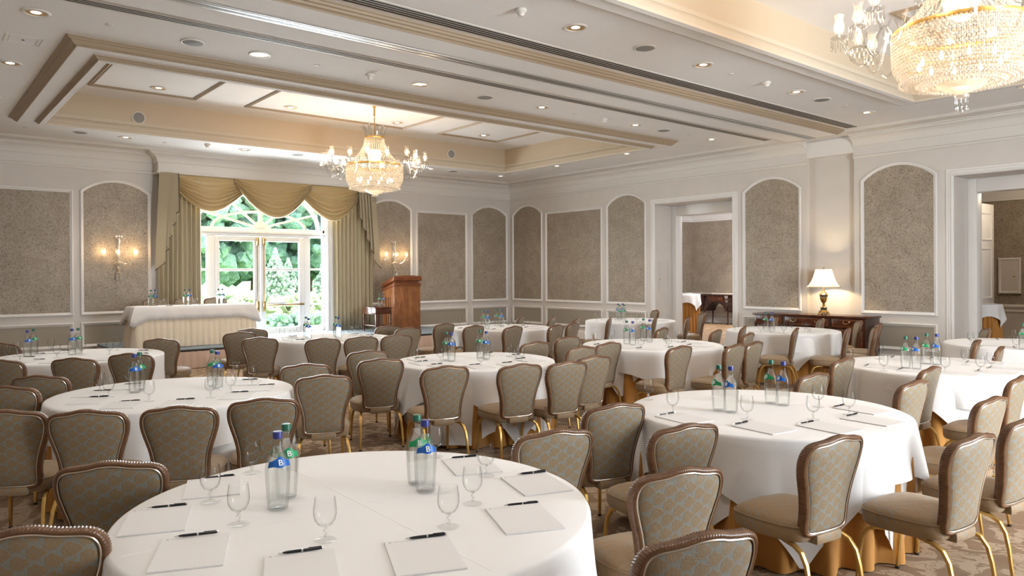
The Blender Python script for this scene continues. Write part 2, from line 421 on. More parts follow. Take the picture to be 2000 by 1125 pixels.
def ring_rect(r, o, z):
    x0, x1, y0, y1 = r; return [(x0-o, y0-o, z), (x1+o, y0-o, z), (x1+o, y1+o, z), (x0-o, y1+o, z)]
mb = MB()
OC = .44
plane_holes(mb, [XL, XR], [YN, YF], [(c[0]-OC, c[1]+OC, c[2]-OC, c[3]+OC) for c in (C1, C2)], lambda u, v: (u, v, ZC))
ceiling = mb.build('ceiling', MT['ceil'], smooth=False, fix=False, kind='structure')
k = 1
for c in (C1, C2):
    MB().rings([ring_rect(c, o, z) for o, z in [(.33,4.150),(.13,4.150)]] ).build('coffer_border', MT['ceil'], ceiling, smooth=False)
    MB().rings([ring_rect(c, o, z) for o, z in [(.075,4.10),(0,4.10)]] ).build('coffer_lip', MT['ceil'], ceiling, smooth=False)
    mb = MB(); mb.rings([ring_rect(c, o, z) for o, z in [(.44,4.241),(.44,4.228),(.425,4.222),(.41,4.205),(.395,4.2),(.385,4.185),(.365,4.165),(.35,4.16),(.34,4.15),(.33,4.150)]])
    mb.rings([ring_rect(c, o, z) for o, z in [(.13,4.150),(.125,4.14),(.11,4.135),(.10,4.12),(.085,4.115),(.08,4.10),(.075,4.10)]])
    mb.build('trim_%d' % k, MT['coffer_trim'], kind='structure', angle=.3); k += 1
    mb = MB(); mb.rings([ring_rect(c, o, z) for o, z in [(0,4.10),(0,4.125),(.012,4.13),(.015,4.15),(.03,4.16),(.04,4.20),(.065,4.245),(.09,4.265),(.09,4.285),(.10,4.29),(.10,4.315),(.12,4.32)]])
    mb.build('trim_%d' % k, MT['coffer_cornice'], kind='structure', angle=.4); k += 1
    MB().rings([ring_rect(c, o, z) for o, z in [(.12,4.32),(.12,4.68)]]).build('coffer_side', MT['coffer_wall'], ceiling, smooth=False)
    q = ring_rect(c, .12, 4.68); MB().add(q, [(0,1,2,3)]).build('coffer_top', MT['ceil'], ceiling, smooth=False, fix=False)
    mb = MB(); yy0, yy1 = c[2] + .68, c[3] - .70
    for x0, x1 in ((2.36, 3.90), (4.80, 7.98), (8.88, 10.42)):
        pts = [(x0,yy0),(x1,yy0),(x1,yy1),(x0,yy1)]
        moulding(mb, pts, [(-.045,0),(-.045,.012),(-.03,.026),(-.012,.02),(0,.03),(.015,.018),(.03,.012),(.03,0)], lambda u, v, h: (u, v, 4.681 - h))
    mb.build('trim_%d' % k, MT['coffer_trim'], kind='structure', angle=.4); k += 1
# dropped slab between the two halves of the room
S = (.05, 12.98, 6.47, 7.42)
mb = MB(); mb.rings([ring_rect(S, o, z) for o, z in [(.10,4.241),(.10,4.228),(.085,4.22),(.075,4.20),(.055,4.195),(.045,4.175),(.02,4.165),(.01,4.15),(0,4.15)]])
mb.build('trim_%d' % k, MT['coffer_trim'], kind='structure', angle=.3); k += 1
q = ring_rect(S, 0, 4.15); MB().add(q, [(0,1,2,3)]).build('dropped_panel', MT['ceil'], ceiling, smooth=False, fix=False)

# walls ---------------------------------------------------------------
def wall(name, fmap, u0, u1, holes):
    mb = MB(); plane_holes(mb, [u0, u1], [0, ZC], holes, lambda u, v: fmap(u, v, 0))
    return mb.build(name, MT['wall'], smooth=False, fix=False, kind='structure')
wall_far = wall('wall_far', far, XL, XR, [WIN])
wall_right = wall('wall_right', right, YN, YF, [D1, D2, NICHE])
wall_left = wall('wall_left', left, YN, YF, [])
wall_near = wall('wall_near', near, XL, XR, [WIN])

PF = [(0,0),(0,.020),(.008,.032),(.022,.034),(.034,.022),(.046,.016),(.056,.012),(.062,0)]
def frame_pts(u0, u1, z0, z1, rise):
    pts = [(u0,z0),(u1,z0),(u1,z1)]
    if rise:
        w = (u1-u0)/2; R = (w*w + rise*rise)/(2*rise); cu, cz = (u0+u1)/2, z1 + rise - R; a = math.asin(w/R)
        pts += [(cu + R*sin(a - 2*a*i/20), cz + R*cos(a - 2*a*i/20)) for i in range(1, 20)]
    pts.append((u0, z1)); return pts
def panel(root, fmap, u0, u1, rise, dado=True):
    pts = frame_pts(u0, u1, .93, 3.37, rise)
    flip = fmap in (right, near)
    mb = MB(); moulding(mb, pts, PF, fmap); mb.build('panel_moulding', MT['trim'], root, angle=.5)
    inner = offset_poly(pts, .055, True)
    MB().add([fmap(u, v, .004) for u, v in inner], [tuple(range(len(inner)))]).build('wallpaper_panel', MT['wallpaper'], root, smooth=False)
    if dado:
        pts = frame_pts(u0, u1, .30, .79, 0)
        mb = MB(); moulding(mb, pts, PF, fmap); mb.build('dado_moulding', MT['trim'], root, angle=.5)
        inner = offset_poly(pts, .055, True)
        MB().add([fmap(u, v, .004) for u, v in inner], [tuple(range(len(inner)))]).build('dado_panel', MT['dado'], root, smooth=False)
for u0, u1, rise in [(-.55,.86,.25),(.98,2.66,0),(2.78,4.06,.25),(9.07,10.36,.25),(10.48,12.13,0),(12.27,13.57,.25)]:
    panel(wall_far, far, u0, u1, rise)
for u0, u1, rise in [(15.11,16.38,.27),(12.86,14.97,0),(11.44,12.72,.27),(7.54,8.84,.27),(5.07,6.37,.27),(1.18,2.46,.27),(-1.06,1.04,0)]:
    panel(wall_right, right, u0, u1, rise)
for u0, u1, rise in [(-.55,.9,.25),(1.05,2.8,0),(10.1,11.9,0),(12.05,13.4,.25)]:
    panel(wall_near, near, u0, u1, rise)
for i in range(9): panel(wall_left, left, -2.4 + 2.1*i, -2.4 + 2.1*i + 1.95, .27 if i % 2 else 0)

# skirting boards
BP = [(0,0),(0,.018),(.17,.018),(.20,.008),(.215,0)]
def base(name, fmap, segs):
    mb = MB()
    for u0, u1 in segs:
        mb.rings([[fmap(u0, z, h + .001), fmap(u1, z, h + .001)] for z, h in BP], closed=False)
    mb.build(name, MT['trim'], kind='structure', angle=.5)
base('baseboard_far', far, [(XL, 5.0), (7.95, XR)])
base('baseboard_right', right, [(YN, 2.6), (4.93, 6.50), (7.42, 8.97), (11.3, YF)])
base('baseboard_left', left, [(YN, YF)]); base('baseboard_near', near, [(XL, XR)])

# cornice: wall part (steps round the pelmet) and the border on the ceiling
CP = [(0,3.785),(.026,3.785),(.040,3.80),(.044,3.822),(.022,3.836),(.018,3.85),(.018,4.005),(.035,4.01),(.045,4.03),(.055,4.07),(.085,4.11),(.13,4.14),(.19,4.16),(.19,4.185),(.23,4.19),(.24,4.205)]
CP2 = [(.23,4.205),(.55,4.205),(.56,4.20),(.575,4.205),(.59,4.222),(.605,4.226),(.615,4.241)]
def cornice(name, pts, prof, closed=False, ends=True):
    mb = MB(); loops = [[(u, v, z) for u, v in offset_poly(pts, -o, closed)] for o, z in prof]
    mb.rings(loops, closed)
    if ends and not closed:
        for e in (0, -1):
            q = [l[e] for l in loops] + [(loops[-1][e][0], loops[-1][e][1], 4.24)] + [(pts[e][0], pts[e][1], 4.24)]
            mb.add(q, [tuple(range(len(q)))])
    return mb.build(name, MT['cornice'], angle=.45, kind='structure')
PX0, PX1, PY = 4.14, 9.08, 16.18
path1 = [(XR, 6.50),(XR, YN),(XL, YN),(XL, YF),(PX0, YF),(PX0, PY),(PX1, PY),(PX1, YF),(XR, YF),(XR, 7.42)]
cornice('trim_%d' % k, path1, CP); k += 1
cornice('trim_%d' % k, [(XR, YN),(XL, YN),(XL, YF),(XR, YF)], CP2, True); k += 1
MB().box((PX0+.02, PY+.01, 3.79), (PX1-.02, YF, 3.83)).build('trim_%d' % k, MT['trim'], smooth=False, kind='structure'); k += 1

# recess with plain cream wall where the folding partition parks
mb = MB(); n0, n1, _, nz = NICHE; d = .10
mb.add([(XR,n0,0),(XR+d,n0,0),(XR+d,n0,nz),(XR,n0,nz),(XR,n1,0),(XR+d,n1,0),(XR+d,n1,nz),(XR,n1,nz)],
       [(0,1,2,3),(4,7,6,5),(1,5,6,2),(3,2,6,7)])
mb.build('recess_lining', MT['wall'], wall_right, smooth=False, fix=False)
mb = MB(); mb.box((XR-.012, n0, 3.90), (XR+.004, n1, 4.2)).build('recess_head', MT['trim'], wall_right, smooth=False)

# doorways in the right wall: casing, deep lining, inner frame
CS = [(0,0),(0,.02),(.02,.045),(.035,.045),(.045,.03),(.075,.03),(.085,.022),(.12,.018),(.13,0)]
def doorway(idx, D):
    u0, u1, _, zt = D
    mb = MB(); moulding(mb, [(u1,0),(u1,zt),(u0,zt),(u0,0)], [(-o, h) for o, h in CS[::-1]], right, False)
    r = mb.build('door_%d' % idx, MT['trim'], angle=.4, kind='structure')
    d = .62
    mb = MB(); mb.add([(XR,u0,0),(XR+d,u0,0),(XR+d,u0,zt),(XR,u0,zt),(XR,u1,0),(XR+d,u1,0),(XR+d,u1,zt),(XR,u1,zt)], [(0,1,2,3),(4,7,6,5),(3,2,6,7)])
    mb.build('door_lining', MT['wall'], r, smooth=False, fix=False)
    x = XR + d; i0, i1, iz = u0 + .14, u1 - .14, 3.05
    mb = MB(); mb.box((x-.02,u0,0),(x+.22,i0,zt)); mb.box((x-.02,i1,0),(x+.22,u1,zt)); mb.box((x-.02,i0,iz),(x+.22,i1,zt))
    mb.build('inner_frame', MT['trim'], r, bevel=.012)
    return r
door1 = doorway(1, D1); door2 = doorway(2, D2)
mb = MB(); y = D1[1] - .006
moulding(mb, [(XR+.13,1.25),(XR+.47,1.25),(XR+.47,1.98),(XR+.13,1.98)], [(0,0),(.004,.004),(.012,.004),(.014,0)], lambda u, v, h: (u, y - h, v))
ap = mb.build('access_panel', MT['wall'], door1)
MB().ball((XR+.17, y-.006, 1.55), .014).build('panel_knob', MT['brass'], door1)

# ------------------------------------------------------------------ rooms beyond the doorways
def shell(name, x0, x1, y0, y1, zt, paper_z0=1.0, paper_z1=3.45):
    mb = MB()
    mb.add([(x1,y0,0),(x1,y1,0),(x1,y1,zt),(x1,y0,zt)], [(0,1,2,3)])
    mb.add([(x0,y1,0),(x1,y1,0),(x1,y1,zt),(x0,y1,zt)], [(0,3,2,1)])
    mb.add([(x0,y0,0),(x1,y0,0),(x1,y0,zt),(x0,y0,zt)], [(0,1,2,3)])
    mb.add([(x0,y0,zt),(x1,y0,zt),(x1,y1,zt),(x0,y1,zt)], [(0,1,2,3)])
    w = mb.build(name, MT['wall'], smooth=False, fix=False, kind='structure')
    mb = MB()
    mb.add([(x1-.004,y0,paper_z0),(x1-.004,y1,paper_z0),(x1-.004,y1,paper_z1),(x1-.004,y0,paper_z1)], [(0,3,2,1)])
    mb.add([(x0,y1-.004,paper_z0),(x1,y1-.004,paper_z0),(x1,y1-.004,paper_z1),(x0,y1-.004,paper_z1)], [(0,3,2,1)])
    mb.build('wallpaper_panel', MT['wallpaper'], w, smooth=False, fix=False)
    mb = MB(); pts = [(x1, y0), (x1, y1), (x0, y1)]
    for prof in ([(0,paper_z0-.06),(.03,paper_z0-.06),(.035,paper_z0-.02),(.02,paper_z0),(0,paper_z0)], [(0,.86),(.02,.86),(.02,.82),(0,.82)], [(0,.30),(.025,.30),(.025,.27),(0,.25)],
                 [(0,0),(.02,0),(.02,.17),(0,.2)], [(0,paper_z1),(.05,paper_z1),(.05,paper_z1+.05),(.03,paper_z1+.07),(.05,paper_z1+.2),(.16,paper_z1+.28),(.2,paper_z1+.3),(.3,zt)]):
        mb.rings([[(u, v, z) for u, v in offset_poly(pts, o, False)] for o, z in prof], False)
    mb.build('wall_mouldings', MT['trim'], w, angle=.5)
    return w
shell('wall_anteroom', XR+.84, 21.4, 8.0, 15.9, 3.95)
shell('wall_lobby', XR+.84, 18.3, 1.0, 7.2, 3.75, .98, 3.2)
# connecting back faces of the thick right wall so that no sky shows between the rooms
mb = MB(); x = XR + .84
plane_holes(mb, [-4, 16.6], [0, 4.3], [(D1[0]+.14, D1[1]-.14, -.01, 3.05), (D2[0]+.14, D2[1]-.14, -.01, 3.05)], lambda u, v: (x, u, v))
mb.build('wall_back', MT['wall'], smooth=False, fix=False, kind='structure')

# framed cupboard door on the lobby wall and a white panelled door leaf standing open
X = 18.27
ya, za = on_x(1950, 504, X); yb, zb = on_x(1995, 574, X)
r = thing('wall_cabinet', 'small white framed cupboard door set in the lobby wall at far right', 'cupboard', (X, (ya+yb)/2, (za+zb)/2))
mb = MB(); hw, hz = abs(ya-yb)/2, abs(za-zb)/2
moulding(mb, [(-hw,-hz),(hw,-hz),(hw,hz),(-hw,hz)], [(0,0),(0,.03),(.02,.045),(.05,.03),(.06,.01)], lambda u, v, h: (-h, u, v)); mb.build('frame', MT['trim'], r)
MB().box((-.018,-hw+.05,-hz+.05),(0,hw-.05,hz-.05)).build('door_panel', MT['wall'], r, smooth=False)
MB().ball((-.03,-hw+.12,.0), .018).build('knob', MT['brass'], r)
LY = 5.24
leaf = struct_root('door_3'); leaf.location = (16.02, LY, 0)
MB().box((0,0,.01),(.93,.045,3.02)).build('leaf', MT['trim'], leaf, bevel=.004)
mb = MB()
for z0, z1 in ((.25,.95),(1.15,2.15),(2.3,2.85)):
    moulding(mb, [(.14,z0),(.79,z0),(.79,z1),(.14,z1)], [(0,0),(.0,.012),(.02,.016),(.04,.004),(.05,0)], lambda u, v, h: (u, -h, v))
mb.build('panel_moulding', MT['trim'], leaf)
MB().tube([(.07,-.01,1.15),(.07,-.05,1.15),(.07,-.05,1.32),(.07,-.01,1.32)], .010, 6).build('handle', MT['brass'], leaf)

# ------------------------------------------------------------------ far window with French doors
WY = YF + .14
win = struct_root('window_1')
def wb(mb, x0, x1, z0, z1, y0=WY-.03, y1=WY+.04): return mb.box((x0,y0,z0),(x1,y1,z1))
ZT0, ZT1 = 2.57, 2.76
mb = MB(); wb(mb, 4.98,5.045,SZ,3.72); wb(mb, 7.90,7.96,SZ,3.72); wb(mb, 5.20,5.38,SZ,ZT0); wb(mb, 7.44,7.59,SZ,ZT0); wb(mb, 4.98,7.96,.30,SZ+.04)
mb.build('frame', MT['trim'], win, bevel=.01)
mb = MB(); wb(mb, 4.98,7.96,ZT0,ZT1); mb.box((4.98,WY-.07,2.64),(7.96,WY-.03,2.69)); mb.box((4.98,WY-.05,2.59),(7.96,WY-.03,2.62)); mb.build('transom', MT['trim'], win, bevel=.006)
for x0, x1 in ((5.045,5.20),(7.59,7.90)):
    mb = MB(); wb(mb, x0,x1,1.80,1.85); wb(mb, x0,x1,.97,1.02); mb.build('glazing_bar', MT['trim'], win, smooth=False)
mb = MB(); cx = 6.40
def arc(a, b, n=40): return [(cx + a*cos(pi*i/n), WY, ZT1 + b*sin(pi*i/n)) for i in range(n+1)]
mb.tube(arc(1.07,.37), .035, 4, ref=(0,1,0)); mb.tube(arc(1.40,.93), .05, 4, ref=(0,1,0))
for a in (22, 52, 90, 128, 158):
    a = radians(a); mb.tube([(cx,WY,ZT1),(cx+1.40*cos(a),WY,ZT1+.93*sin(a))], .032 if a != pi/2 else .05, 4, ref=(0,1,0))
mb.add([(cx+.19*cos(pi*i/16), WY-.04, ZT1+.16*sin(pi*i/16)) for i in range(17)], [tuple(range(17))])
mb.build('fanlight_bars', MT['trim'], win)
mb = MB()
for x0, x1, z0, z1 in ((5.045,5.20,SZ,ZT0),(7.59,7.90,SZ,ZT0),(5.045,7.90,ZT1,3.72)):
    MB().add([(x0,WY,z0),(x1,WY,z0),(x1,WY,z1),(x0,WY,z1)], [(0,1,2,3)]).build('pane', MT['pane'], win, smooth=False, fix=False)
mb = MB(); x0, x1, z0, z1 = WIN
mb.add([(x0,YF,z0),(x0,YF+.3,z0),(x0,YF+.3,z1),(x0,YF,z1),(x1,YF,z0),(x1,YF+.3,z0),(x1,YF+.3,z1),(x1,YF,z1)], [(0,1,2,3),(4,7,6,5),(3,2,6,7),(0,4,5,1)])
mb.build('reveal', MT['trim'], win, smooth=False, fix=False)
fd = struct_root('door_4')
def leafdoor(x0, x1, name):
    z0, z1 = SZ+.02, ZT0-.01; s = .09 if x0 < 6 else .11; e = .14
    mb = MB(); lm, rm = (x0+.095, x1-e) if x0 < 6 else (x0+.115, x1-.125)
    wb(mb, x0,lm,z0,z1); wb(mb, rm,x1,z0,z1); wb(mb, lm,rm,2.46,z1); wb(mb, lm,rm,z0,z0+.10)
    wb(mb, lm,rm,1.79,1.845,WY-.015,WY+.02)
    r = mb.build(name, MT['trim'], fd, bevel=.008)
    MB().add([(lm,WY,z0),(rm,WY,z0),(rm,WY,z1),(lm,WY,z1)], [(0,1,2,3)]).build('pane', MT['pane'], r, smooth=False, fix=False)
    return lm, rm
leafdoor(5.38, 6.385, 'leaf'); leafdoor(6.40, 7.44, 'leaf')
for x in (6.31, 6.46):
    MB().tube([(x,WY-.06,1.05),(x,WY-.06,2.5)], .009, 6).build('bolt_rod', MT['brass'], fd)
    MB().box((x-.025,WY-.09,2.36),(x+.025,WY-.03,2.54)).build('bolt_case', MT['brass'], fd, bevel=.006)
    MB().box((x-.03,WY-.09,.86),(x+.03,WY-.03,1.10)).build('lock_case', MT['brass'], fd, bevel=.006)
MB().box((6.5,WY-.13,.985),(7.40,WY-.06,1.035)).build('push_bar', MT['brass'], fd, bevel=.012)
MB().box((6.53,WY-.15,1.02),(6.95,WY-.06,1.08)).build('push_bar_cover', MT['cornice'], fd, bevel=.02)

# matching window opening behind the viewpoint: plain frame
win2 = struct_root('window_2')
mb = MB(); y = YN - .12
for x0, x1 in ((4.98,5.06),(5.2,5.36),(6.36,6.44),(7.44,7.6),(7.88,7.96)): mb.box((x0,y-.03,.3),(x1,y+.03,3.72))
for z in (.3, 1.0, 1.8, 2.6, 3.66): mb.box((4.98,y-.02,z),(7.96,y+.02,z+.06))
mb.build('frame', MT['trim'], win2)

# ------------------------------------------------------------------ things in the ceiling
def make_downlight():
    r = thing('downlight', 'x', 'ceiling light', (0,0,0))
    mb = MB(); mb.rings([[(R*cos(2*pi*j/28), R*sin(2*pi*j/28), z) for j in range(28)] for R, z in [(.125,0),(.125,-.006),(.118,-.012),(.100,-.012),(.096,-.006),(.096,0)]])
    mb.build('trim_ring', MT['white_plastic'], r)
    mb = MB(); mb.rings([[(R*cos(2*pi*j/28)*(1 + .02*(j % 2)), R*sin(2*pi*j/28)*(1 + .02*(j % 2)), z) for j in range(28)] for R, z in [(.097,-.006),(.07,-.0045),(.045,-.003)]])
    mb.build('reflector', MT['reflector'], r, angle=.02)
    MB().disc(.046, 20, (0,0,-.0035)).build('lamp', MT['downlamp'], r, smooth=False, fix=False)
    return r
DL = [(x, 5.47, ZC, 'the row nearest the viewer') for x in (5.43, 7.62, 9.8, 11.95)]
DL += [(x, 8.43, ZC, 'the row before the far coffer') for x in (1.06, 3.25, 5.43, 7.63, 9.8, 12.0)]
DL += [(1.07, 10.62, ZC, 'the strip left of the far coffer'), (1.07, 12.8, ZC, 'the strip left of the far coffer')]
DL += [(12.0, 10.57, ZC, 'the strip right of the far coffer'), (12.05, 12.79, ZC, 'the strip right of the far coffer')]
DL += [(x, 15.0, ZC, 'the row along the window wall') for x in (3.27, 5.46, 7.64, 9.96, 12.12)]
DL += [(x, 12.65, 4.679, 'the far coffer panel') for x in (3.24, 5.43, 7.61, 9.76)]
DL += [(12.0, 3.3, ZC, 'the ceiling at the top right corner')]
def spot(name, loc, e, col, parent=None, ang=110, size=.08):
    l = bpy.data.lights.new(name, 'SPOT'); l.energy = e; l.color = col; l.spot_size = radians(ang); l.spot_blend = .9; l.shadow_soft_size = size
    o = bpy.data.objects.new(name, l); COL.objects.link(o); o.location = loc
    if parent is not None: o.parent = parent
    return o
def point(name, loc, e, col, size, parent=None):
    l = bpy.data.lights.new(name, 'POINT'); l.energy = e; l.color = col; l.shadow_soft_size = size
    o = bpy.data.objects.new(name, l); COL.objects.link(o); o.location = loc
    if parent is not None: o.parent = parent
    return o
WARM = (1.0, .94, .86)
E_DOWN = 52
proto = make_downlight(); first = True
rows = {}
for d in DL: rows.setdefault(d[3], []).append(d)
for row, ds in rows.items():
    ds = sorted(ds, key=screen_x)
    for i, d in enumerate(ds):
        o = proto if first else copy_tree(proto); first = False
        o.location = d[:3]
        w = ordinal(i, len(ds)).replace('only', 'single')
        tag(o, 'round gold recessed downlight, %s in %s' % (w, row), 'ceiling light', 'recessed ceiling downlights')
for d in DL:
    spot('downlight_beam', (d[0], d[1], d[2] - .03), E_DOWN, WARM)

def make_speaker():
    r = thing('ceiling_speaker', 'x', 'speaker')
    MB().rings([[(R*cos(2*pi*j/28), R*sin(2*pi*j/28), z) for j in range(28)] for R, z in [(.125,0),(.125,-.008),(.115,-.014),(.105,-.012)]]).build('rim', MT['white_plastic'], r)
    MB().lathe([(.106,-.012),(.09,-.017),(.0,-.019)], 28, cap0=False, cap1=False).build('grille', MT['grille'], r)
    return r
SPK = [((2.51,8.44,ZC),'left end of the row before the far coffer'),((6.54,8.44,ZC),'middle of the row before the far coffer'),((10.55,8.42,ZC),'right end of the row before the far coffer'),
       ((6.53,5.47,ZC),'ceiling nearest the viewer, left of two'),((10.52,5.47,ZC),'ceiling nearest the viewer, right of two')]
for px, py, w in ((157,258,'left'),(581,302,'middle'),(885,334,'right')):
    x, y = on_z(px, py, ZC); SPK.append(((x, y, ZC), 'window side ceiling strip, %s of three' % w))
proto = make_speaker()
for i, (p, w) in enumerate(SPK):
    o = proto if i == 0 else copy_tree(proto); o.location = p; tag(o, 'round grey ceiling speaker at the ' + w, 'speaker', 'ceiling speakers')
for (px, py), w in (((271,230),'left'),((881,301),'right')):
    x, z = on_y(px, py, 13.86); o = copy_tree(proto); o.location = (x, 13.858, z); o.rotation_euler = (radians(-90), 0, 0); o.scale = (.85,)*3
    tag(o, 'round speaker in the far coffer side, %s of the far chandelier' % w, 'speaker', 'coffer side speakers')

def make_detector():
    r = thing('smoke_detector', 'x', 'smoke detector')
    MB().lathe([(.055,0),(.058,-.012),(.052,-.030),(.045,-.034)], 20, cap0=False).build('base', MT['white_plastic'], r)
    MB().lathe([(.040,-.034),(.040,-.048),(.028,-.058),(.026,-.068),(0,-.07)], 20, cap0=False, cap1=False).build('sensor_head', MT['white_plastic'], r)
    return r
proto = make_detector()
for i, (px, py, w) in enumerate([(723,145,'above the far chandelier'),(1017,18,'at top centre'),(1180,232,'right of the far chandelier'),(1497,160,'beside the right coffer edge'),(405,281,'above the window curtains')]):
    x, y = on_z(px, py, ZC); o = proto if i == 0 else copy_tree(proto); o.location = (x, y, ZC)
    tag(o, 'white smoke detector on the ceiling ' + w, 'smoke detector', 'smoke detectors')
mb = MB(); mb.lathe([(.036,0),(.036,-.006),(.030,-.009),(0,-.010)], 16, cap0=False, cap1=False)
sp = mb.build('sprinkler_cover', MT['white_plastic'])
for i, (px, py, w) in enumerate([(214,48,'left of the near round speaker at top left'),(620,127,'left of the far chandelier stem'),(1427,144,'beside the near downlights'),(1123,222,'right of the far coffer downlights'),(1345,263,'at the right end of the far row'),(1651,206,'by the right partition vent'),(322,278,'over the left curtain'),(50,249,'at the far left')]):
    x, y = on_z(px, py, ZC); o = sp if i == 0 else sp.copy()
    if i: COL.objects.link(o)
    o.location = (x, y, ZC); tag(o, 'small round ceiling cover plate ' + w, 'sprinkler', 'sprinkler covers')
x, y = on_z(45, 78, ZC)
h = thing('access_hatch', 'faint square access hatch in the ceiling at upper left', 'hatch', (x, y, ZC))
mb = MB(); moulding(mb, [(-.17,-.17),(.17,-.17),(.17,.17),(-.17,.17)], [(0,0),(0,.004),(.008,.004),(.008,0)], lambda u, v, q: (u, v, -q))
moulding(mb, [(-.13,-.13),(.13,-.13),(.13,.13),(-.13,.13)], [(0,0),(0,.003),(.006,.003),(.006,0)], lambda u, v, q: (u, v, -q)); mb.build('frame', MT['cornice'], h)
MB().box((-.012,-.012,-.004),(.012,.012,0)).build('latch', MT['black'], h, smooth=False)

def slots(label, y, z, x0, x1, n, pitch, w):
    r = thing('slot_diffuser', label, 'air vent', ((x0+x1)/2, y, z), 0, 'linear ceiling air vents'); L = (x1-x0)/2; W = n*pitch/2 + .02
    MB().box((-L-.02,-W,-.008),(L+.02,W,0)).build('frame', MT['white_plastic'], r, bevel=.003)
    for i in range(n):
        yy = (i - (n-1)/2) * pitch
        MB().box((-L,yy-w/2,-.0105),(L,yy+w/2,-.007)).build('slot', MT['black'], r, smooth=False)
slots('three slot linear vent beside the far coffer', 7.81, ZC, .0, 12.92, 3, .046, .020)
slots('four slot linear vent beside the tan dropped edge', 6.18, ZC, .0, 12.95, 4, .050, .027)
r = thing('partition_track', 'long metal partition track with dark slot across the ceiling', 'track', (0, 6.945, 4.15))
for a, b in ((-.075,-.012),(.012,.075)): MB().box((.1,a,-.010),(12.98,b,0)).build('rail', MT['steel'], r, bevel=.003)
MB().box((.1,-.013,-.004),(12.98,.013,0)).build('slot', MT['black'], r, smooth=False)

